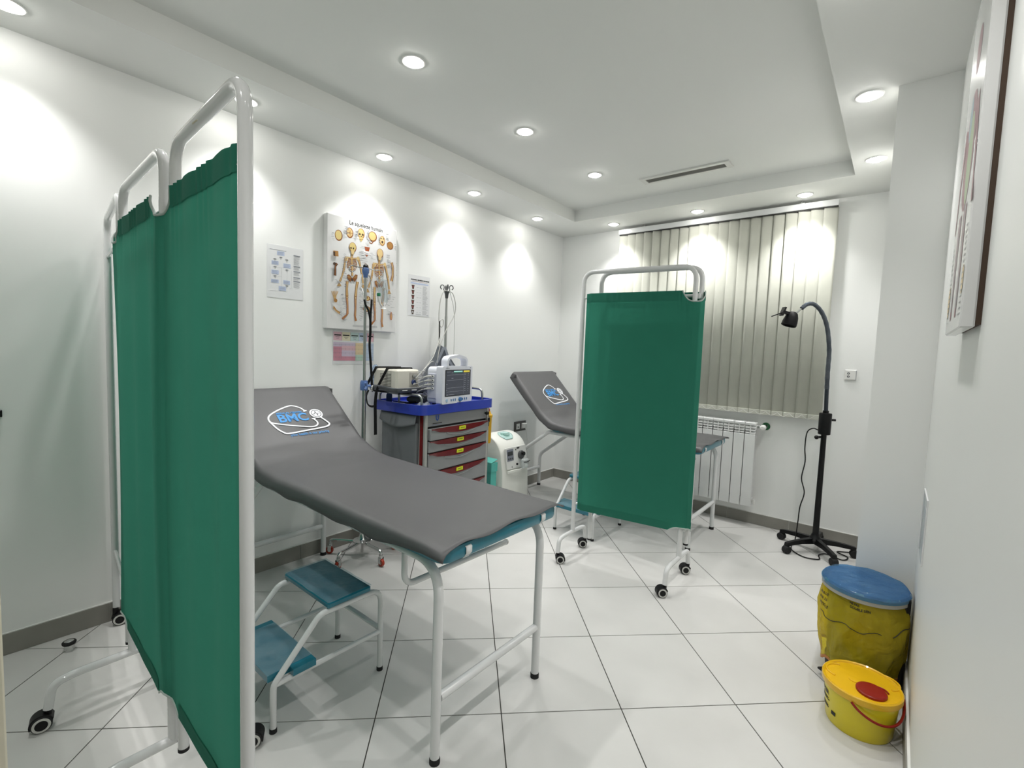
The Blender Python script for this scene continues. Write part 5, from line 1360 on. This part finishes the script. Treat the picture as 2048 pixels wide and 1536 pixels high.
Mp = tr(0.186, 0, 0.38) @ Matrix.Rotation(R(-7), 4, 'Y') @ M_front
MB().prism(rr_poly(-0.125, 0.13, 0.0, 0.17, 0.012, 4), -0.01, 0.006, M=Mp).build('front_panel', mat('concentrator_panel', '#d5d6d3', rough=0.4), oc)
dsp = MB().prism(rr_poly(-0.115, -0.035, 0.065, 0.158, 0.003, 2), 0.006, 0.0075, M=Mp).build('display_panel', mat('slate_panel', '#7b7f8a', rough=0.4), oc)
MB().prism(rr_poly(-0.107, -0.043, 0.108, 0.140, 0.002, 2), 0.0075, 0.0082, M=Mp).build('display', mat('lcd_dark', '#3a3d40', rough=0.2), dsp)
for k in range(3): MB().prism(rr_poly(-0.105 + 0.024 * k, -0.091 + 0.024 * k, 0.076, 0.090, 0.003, 3), 0.0075, 0.0090, M=Mp).build('button', M_dkplast, dsp)
MB().lathe([(0.034, 0.0), (0.036, 0.012), (0.030, 0.018)], 22, M=Mp @ tr(0.055, 0.098, 0.006) ).build('humidifier_cap', M_dkplast, oc)
MB().lathe([(0.010, 0.018), (0.010, 0.034), (0.016, 0.036), (0.016, 0.040)], 14, M=Mp @ tr(0.055, 0.108, 0.006)).build('outlet', M_black, oc)
MB().box(0.205, 0.245, 0.02, 0.095, 0.375, 0.455, bev=0.012).build('humidifier_jar', film_mat('jar_clear', '#e8ecec', 0.3, 0.05), oc)
MB().strip([(0.247, 0.018, 0.432), (0.249, 0.055, 0.428), (0.247, 0.096, 0.436)], 0.006, 0.002, up=(1, 0, 0)).build('jar_ring', M_black, oc)
MB().lathe([(0.008, 0), (0.008, 0.01)], 14, M=Mp @ tr(0.0, 0.03, 0.006)).build('gas_port', M_black, oc)
p = Print(Mp @ tr(0, 0, 0.006)); p.color(K).rect(0.01, 0.150, 0.045, 0.163).rect(-0.008, 0.140, 0.003, 0.152); p.color(G).ell(-0.06, 0.015, 0.007, 0.009, 10); p.build('panel_print', oc)
MB().strip([(0.196, -0.12, 0.362), (0.205, -0.03, 0.366), (0.205, 0.03, 0.360), (0.200, 0.10, 0.372), (0.196, 0.13, 0.382)], 0.016, 0.012, up=(1, 0, 0)).build('ledge', M_conc, oc)
MB().grid(12, 9, lambda u, v: (-0.02 + 0.188 * math.cos(R(48 + 34 * u)), (v - 0.5) * 0.15 * (1 - 0.5 * (2 * u - 1) ** 2), 0.46 + 0.188 * math.sin(R(48 + 34 * u)))).build('top_recess', mat('pale_aqua', '#aecbc6', rough=0.25), oc, smooth=180, solid=0.003)
MB().sphere((0.062, 0.005, 0.630), 0.026, sc=(1.0, 1.4, 0.45)).tube(spline([(0.05, -0.05, 0.645), (0.07, -0.01, 0.640), (0.06, 0.04, 0.640)]), 0.006, 8).build('nebuliser', film_mat('aqua_clear', '#cfe6e1', 0.4, 0.05), oc)
# ================================================================ GOOSENECK LAMP
lm = thing('examination_lamp', 'black gooseneck examination lamp on a five-star base before the window', 'lamp', (2.395, -0.285, 0))
MB().lathe([(0.042, 0.065), (0.044, 0.085), (0.030, 0.105), (0.022, 0.125)], 22).build('base_hub', M_black, lm)
for k in range(5):
    a = R(-128 + 72 * k); d = Vector((math.cos(a), math.sin(a), 0)); sd = Vector((-d.y, d.x, 0))
    m = MB(); secs = [(0.02, 0.022, 0.060, 0.098), (0.12, 0.018, 0.064, 0.092), (0.20, 0.016, 0.058, 0.082), (0.238, 0.017, 0.050, 0.074)]
    vs_ = []
    for r_, w, z0, z1 in secs:
        for s_, z in ((-1, z0), (1, z0), (0.7, z1), (-0.7, z1)): vs_.append(d * r_ + sd * (s_ * w) + Vector((0, 0, z)))
    fs_ = []
    for i in range(3):
        for q in range(4): fs_.append((4 * i + q, 4 * i + (q + 1) % 4, 4 * i + 4 + (q + 1) % 4, 4 * i + 4 + q))
    fs_ += [(3, 2, 1, 0), (12, 13, 14, 15)]
    ar = m.add(vs_, fs_).build('base_arm', M_black, lm)
    e = d * 0.225; Mf = Matrix(((d.x, sd.x, 0, e.x), (d.y, sd.y, 0, e.y), (0, 0, 1, 0), (0, 0, 0, 1)))
    MB().lathe([(0.008, 0.03), (0.008, 0.056)], 10, M=tr(e.x, e.y, 0)).lathe([(0.022, -0.020), (0.026, -0.016), (0.026, 0.016), (0.022, 0.020)], 20, M=Mf @ tr(0.005, 0, 0.026) @ rot('X', 90)).build('caster', M_rubber, ar)
MB().lathe([(0.0195, 0.11), (0.0180, 0.42), (0.0165, 0.825)], 18).build('pole', M_black, lm)
MB().lathe([(0.030, 0.822), (0.037, 0.826), (0.038, 0.965), (0.036, 0.970), (0.018, 0.972), (0.018, 0.988)], 28).build('transformer_box', M_black, lm)
MB().tube([(0.03, 0.018, 0.925), (0.056, 0.032, 0.925)], 0.008, 10).build('switch', M_black, lm)
MB().tube([(-0.012, -0.012, 0.805), (-0.034, -0.030, 0.802)], 0.008, 10).sphere((-0.038, -0.033, 0.802), 0.014).build('clamp_knob', M_black, lm)
neck = spline([(0, 0, 0.985), (-0.004, -0.003, 1.10), (-0.008, -0.006, 1.25), (-0.010, -0.008, 1.40), (-0.030, -0.025, 1.55), (-0.062, -0.052, 1.645), (-0.105, -0.087, 1.700), (-0.142, -0.115, 1.702), (-0.172, -0.140, 1.672)], 8)
MB().tube(neck, 0.0125, 12).build('gooseneck', mat('gunmetal_flex', '#3b4048', rough=0.25, metal=0.5, var=0.1, scale=120, bump=0.4, bscale=300), lm)
pn = film_mat('neck_wrap_film', '#c8d0d8', 0.12, 0.05)
MB().tube(neck[10:], [0.0136 + 0.001 * math.sin(k * 1.9) for k in range(len(neck) - 10)], 12, cap=False).build('wrap_film', pn, lm)
MB().tube([(-0.170, -0.138, 1.675), (-0.205, -0.166, 1.630)], 0.006, 10).build('neck_pin', M_steel, lm)
hd_dir = Vector((-0.24, -0.19, -1.0)).normalized(); zc = hd_dir; xc_ = Vector((0.77, -0.63, 0)).cross(zc).normalized(); yc2 = zc.cross(xc_)
Mh = Matrix(((xc_.x, yc2.x, zc.x, -0.213), (xc_.y, yc2.y, zc.y, -0.172), (xc_.z, yc2.z, zc.z, 1.640), (0, 0, 0, 1)))
MB().lathe([(0.018, -0.006), (0.030, 0.004), (0.040, 0.03), (0.046, 0.062), (0.047, 0.088), (0.042, 0.091), (0.040, 0.080), (0.034, 0.03)], 26, M=Mh, capb=True, capt=True).build('lamp_head', mat('lamp_black', '#08080a', rough=0.55, var=0.05, spec=0.25), lm)
MB().strip([(-0.225, -0.180, 1.632), (-0.252, -0.205, 1.640), (-0.272, -0.222, 1.650)], 0.028, 0.018).box(-0.005, 0.005, -0.02, 0.02, -0.03, 0.03, M=tr(-0.268, -0.217, 1.648) @ rot('Z', 40) @ rot('Y', 20)).strip([(-0.255, -0.207, 1.648), (-0.30, -0.243, 1.625), (-0.325, -0.263, 1.612)], 0.010, 0.006).build('head_handle', M_black, lm)
cd = thing('lamp_cord', 'thin black lamp cord hanging beside the pole and looping on the floor', 'cord', (0, 0, 0))
MB().tube(spline([(2.362, -0.30, 0.850), (2.33, -0.30, 0.858), (2.298, -0.30, 0.825), (2.292, -0.30, 0.72), (2.30, -0.30, 0.62), (2.287, -0.30, 0.50), (2.31, -0.30, 0.40), (2.290, -0.29, 0.29), (2.283, -0.28, 0.16), (2.272, -0.26, 0.03), (2.26, -0.30, 0.007), (2.28, -0.40, 0.006), (2.36, -0.47, 0.006), (2.44, -0.44, 0.006), (2.43, -0.36, 0.006), (2.47, -0.30, 0.006), (2.56, -0.34, 0.006), (2.585, -0.26, 0.006), (2.52, -0.20, 0.006), (2.60, -0.14, 0.006), (2.64, -0.06, 0.006)], 8), 0.0038, 8).build('cord', M_black, cd)

# ================================================================ BINS
M_lidblue = mat('blue_lid_wrap', '#3b6f8e', rough=0.22, var=0.08, scale=20, coat=0.4)
bn = thing('pedal_bin', 'pedal bin with blue wrapped lid and a yellow bag against the right wall', 'bin', (2.712, -1.690, 0))
MB().lathe([(0.112, 0.0), (0.115, 0.03), (0.118, 0.06)], 36).build('base_ring', M_blackm, bn)
MB().lathe([(0.112, 0.05), (0.128, 0.37), (0.132, 0.375)], 36).build('bucket', mat('bin_grey', '#7d8a78', rough=0.5, var=0.03), bn)
MB().lathe([(0.146, 0.383), (0.151, 0.387), (0.151, 0.402), (0.146, 0.409), (0.10, 0.413), (0.002, 0.415)], 44).build('lid', M_lidblue, bn)
MB().lathe([(0.1475, 0.370), (0.1495, 0.372), (0.1495, 0.386), (0.1475, 0.387)], 44, capb=False, capt=False).build('lid_rim', mat('lid_grey_rim', '#a3a39c', rough=0.4), bn)
def lf(u, v):
    a = 2 * PI * u; r = 0.153 * v
    return (r * math.cos(a), r * math.sin(a), 0.4175 + 0.0015 * math.sin(7 * a + 30 * r) * v + 0.001 * math.sin(13 * a) * v - (0.018 * max(0, v - 0.94) / 0.06))
MB().grid(49, 14, lf).build('lid_film', film_mat('blue_clear_film', '#8fc0e4', 0.2, 0.06, crinkle=0.5, cscale=18), bn, smooth=180)
MB().box(0.095, 0.150, -0.055, 0.055, 0.33, 0.405, bev=0.012).box(0.10, 0.149, -0.03, 0.03, 0.0, 0.34, bev=0.008).build('hinge_housing', M_blackm, bn)
pd = MB()
for z, r0, r1, a0 in ((0.022, 0.10, 0.172, -128), (0.010, 0.10, 0.172, -118)):
    d = Vector((math.cos(R(a0)), math.sin(R(a0)), 0)); sd = Vector((-d.y, d.x, 0))
    vs_ = [d * r_ + sd * (s_ * w) + Vector((0, 0, zz)) for r_, w, zo in ((r0, 0.035, 0), (r1, 0.030, 0.010)) for s_, zz in ((-1, z + zo - 0.004), (1, z + zo - 0.004), (1, z + zo + 0.003), (-1, z + zo + 0.003))]
    pd.add(vs_, [(0, 1, 5, 4), (1, 2, 6, 5), (2, 3, 7, 6), (3, 0, 4, 7), (3, 2, 1, 0), (4, 5, 6, 7)])
pd.build('pedal', M_blackm, bn)
# yellow bag hung over the rim
M_bag = film_mat('yellow_bag_film', '#e0cd34', 0.44, 0.25, crinkle=0.6, cscale=11)
yb = thing('yellow_waste_bag', 'translucent yellow waste bag with black print over the pedal bin', 'bag', (2.712, -1.690, 0))
rnb = random.Random(4)
def bagr(a, z):
    k = max(0, min(1, (z - 0.05) / 0.33))
    base = 0.1345 + 0.024 * math.sin(PI * min(1, (0.385 - z) / 0.30))
    fold = 0.007 * math.sin(3 * a + 9 * z + 1.5 * math.sin(2 * a)) * (1 - k * 0.6) + 0.004 * math.sin(7 * a - 22 * z + 2 * math.sin(3 * a)) + 0.0022 * math.sin(19 * a + 31 * z + 3 * math.sin(5 * a)) + 0.006 * (1 - abs(math.sin(2.5 * a - 7 * z))) ** 5 - 0.006 * (1 - abs(math.sin(3.5 * a + 9 * z + 1))) ** 6
    r = base + fold * 0.8
    lim = 0.154
    x = r * math.cos(a)
    if x > lim: r = lim / math.cos(a)
    y = r * math.sin(a)
    if y > 0.150: r = 0.150 / math.sin(a)
    return r
def bagpt(u, v):
    a = 2 * PI * u; zb = 0.075 + 0.018 * math.sin(3 * a + 0.5) + 0.012 * math.sin(7 * a)
    z = zb + (0.374 - zb) * v; r = bagr(a, z)
    return (r * math.cos(a), r * math.sin(a), z)
MB().grid(97, 22, bagpt).build('film', M_bag, yb, smooth=180)
hem = [Vector(bagpt(k / 72, 0.0)) for k in range(73)]
MB().strip(hem, 0.003, 0.012, up=(0, 0, 1)).build('hem', film_mat('orange_hem_film', '#dd9a52', 0.6, 0.35), yb)
def on_bag(body, az, z, size, w, nm):
    V, F = text_mesh(body, size, 0, 0.0004); xs = [q.x for q in V]; k = w / (max(xs) - min(xs)); mx_ = (max(xs) + min(xs)) / 2
    out = []
    for q in V:
        rr_ = 0.15; a = R(az) + (q.x - mx_) * k / rr_; zz = z + q.y; r = bagr(a % (2 * PI), zz) + 0.0015
        out.append((r * math.cos(a), r * math.sin(a), zz))
    MB().add(out, F).build(nm, K, yb, smooth=0)
on_bag('VEUILLEZ', -152, 0.340, 0.015, 0.05, 'print_line'); on_bag('PAR LE', -152, 0.318, 0.015, 0.045, 'print_line'); on_bag('VERTICALE', -148, 0.295, 0.016, 0.06, 'print_line')
on_bag('NE PAS', -100, 0.358, 0.012, 0.035, 'print_line'); on_bag('DOUBLE LIEN', -92, 0.344, 0.013, 0.07, 'print_line')
pts = []
for k in range(60):
    a = R(-150 + 130 * k / 59); z = 0.262 + 0.008 * math.sin(9 * a) + (0.03 * max(0, (k - 42) / 18)); r = bagr(a % (2 * PI), z) + 0.0016; pts.append((r * math.cos(a), r * math.sin(a), z))
MB().tube(pts[:40], 0.0013, 5).tube(pts[46:], 0.0015, 5).build('print_fill_line', K, yb)

# yellow sharps bucket
M_yel = mat('sharps_yellow', '#e2cf1d', rough=0.32, var=0.03, coat=0.2)
M_yel2 = mat('sharps_lid_yellow', '#e8b71a', rough=0.3, var=0.03, coat=0.3)
M_redl = mat('sharps_red', '#8f1a12', rough=0.35, var=0.04)
bk = thing('sharps_bucket', 'yellow sharps bucket with dark red flap and handle on the floor', 'bucket', (2.734, -2.020, 0))
MB().lathe([(0.098, 0.0), (0.101, 0.006), (0.113, 0.142), (0.119, 0.143), (0.119, 0.150)], 48).build('bucket', M_yel, bk)
MB().lathe([(0.1195, 0.138), (0.1215, 0.142), (0.1215, 0.160), (0.118, 0.1635), (0.113, 0.161), (0.111, 0.157), (0.002, 0.157)], 48, capb=False).build('lid', M_yel2, bk)
MB().lathe([(0.046, 0.157), (0.046, 0.164), (0.043, 0.167), (0.002, 0.168)], 32, M=tr(0.030, -0.042, 0)).build('red_flap', M_redl, bk)
for a0, a1, r_, cx, cy in ((100, 250, 0.045, -0.064, 0.02), (-60, 100, 0.045, 0.064, 0.058)):
    MB().tube([(cx + r_ * math.cos(R(a0 + (a1 - a0) * k / 14)), cy + r_ * math.sin(R(a0 + (a1 - a0) * k / 14)), 0.1575) for k in range(15)], 0.004, 8).build('lid_rib', M_yel2, bk)
MB().lathe([(0.018, 0.157), (0.018, 0.159), (0.014, 0.1595)], 20, M=tr(-0.022, 0.0, 0)).build('lid_boss', M_yel2, bk)
MB().tube([(0.055 + 0.024 * math.cos(R(a)), -0.055 + 0.03 * math.sin(R(a)) + 0.03, 0.160) for a in range(20, 140, 10)], 0.003, 8).build('locking_hook', M_redl, bk)
hdl = []
for k in range(15):
    t_ = k / 14; a = R(-100 + 112 * t_); hdl.append((0.1235 * math.cos(a), 0.1235 * math.sin(a), 0.140 - 0.052 * math.sin(PI * t_) ** 0.8))
MB().tube(spline(hdl, 3), 0.0042, 8).build('handle', M_redl, bk)
def on_bucket(body, az, z, size, w, nm):
    V, F = text_mesh(body, size, 0, 0.0008); xs = [q.x for q in V]; k = w / (max(xs) - min(xs)); mx_ = (max(xs) + min(xs)) / 2; out = []
    for q in V:
        zz = z + q.y; r = 0.1013 + 0.012 * (zz - 0.006) / 0.136 + 0.0006; a = R(az) + (q.x - mx_) * k / r
        out.append((r * math.cos(a), r * math.sin(a), zz))
    MB().add(out, F).build(nm, K, bk, smooth=0)
on_bucket('DANGER', -163, 0.105, 0.022, 0.07, 'print_word'); 
for z, w in ((0.085, 0.05), (0.078, 0.06), (0.055, 0.045), (0.049, 0.05)):
    pts = [(0.1013 + 0.012 * (z - 0.006) / 0.136 + 0.0005, R(-160) + w * (k / 8 - 0.5) / 0.107) for k in range(9)]
    MB().strip([(r * math.cos(a), r * math.sin(a), z) for r, a in pts], 0.0006, 0.0032, up=(0, 0, 1)).build('print_strip', K, bk)
pts = [(0.1052 + 0.0006, R(-133) + 0.018 * (k / 4 - 0.5) / 0.105) for k in range(5)]
MB().strip([(r * math.cos(a), r * math.sin(a), 0.045) for r, a in pts], 0.0006, 0.013, up=(0, 0, 1)).build('print_symbol', K, bk)
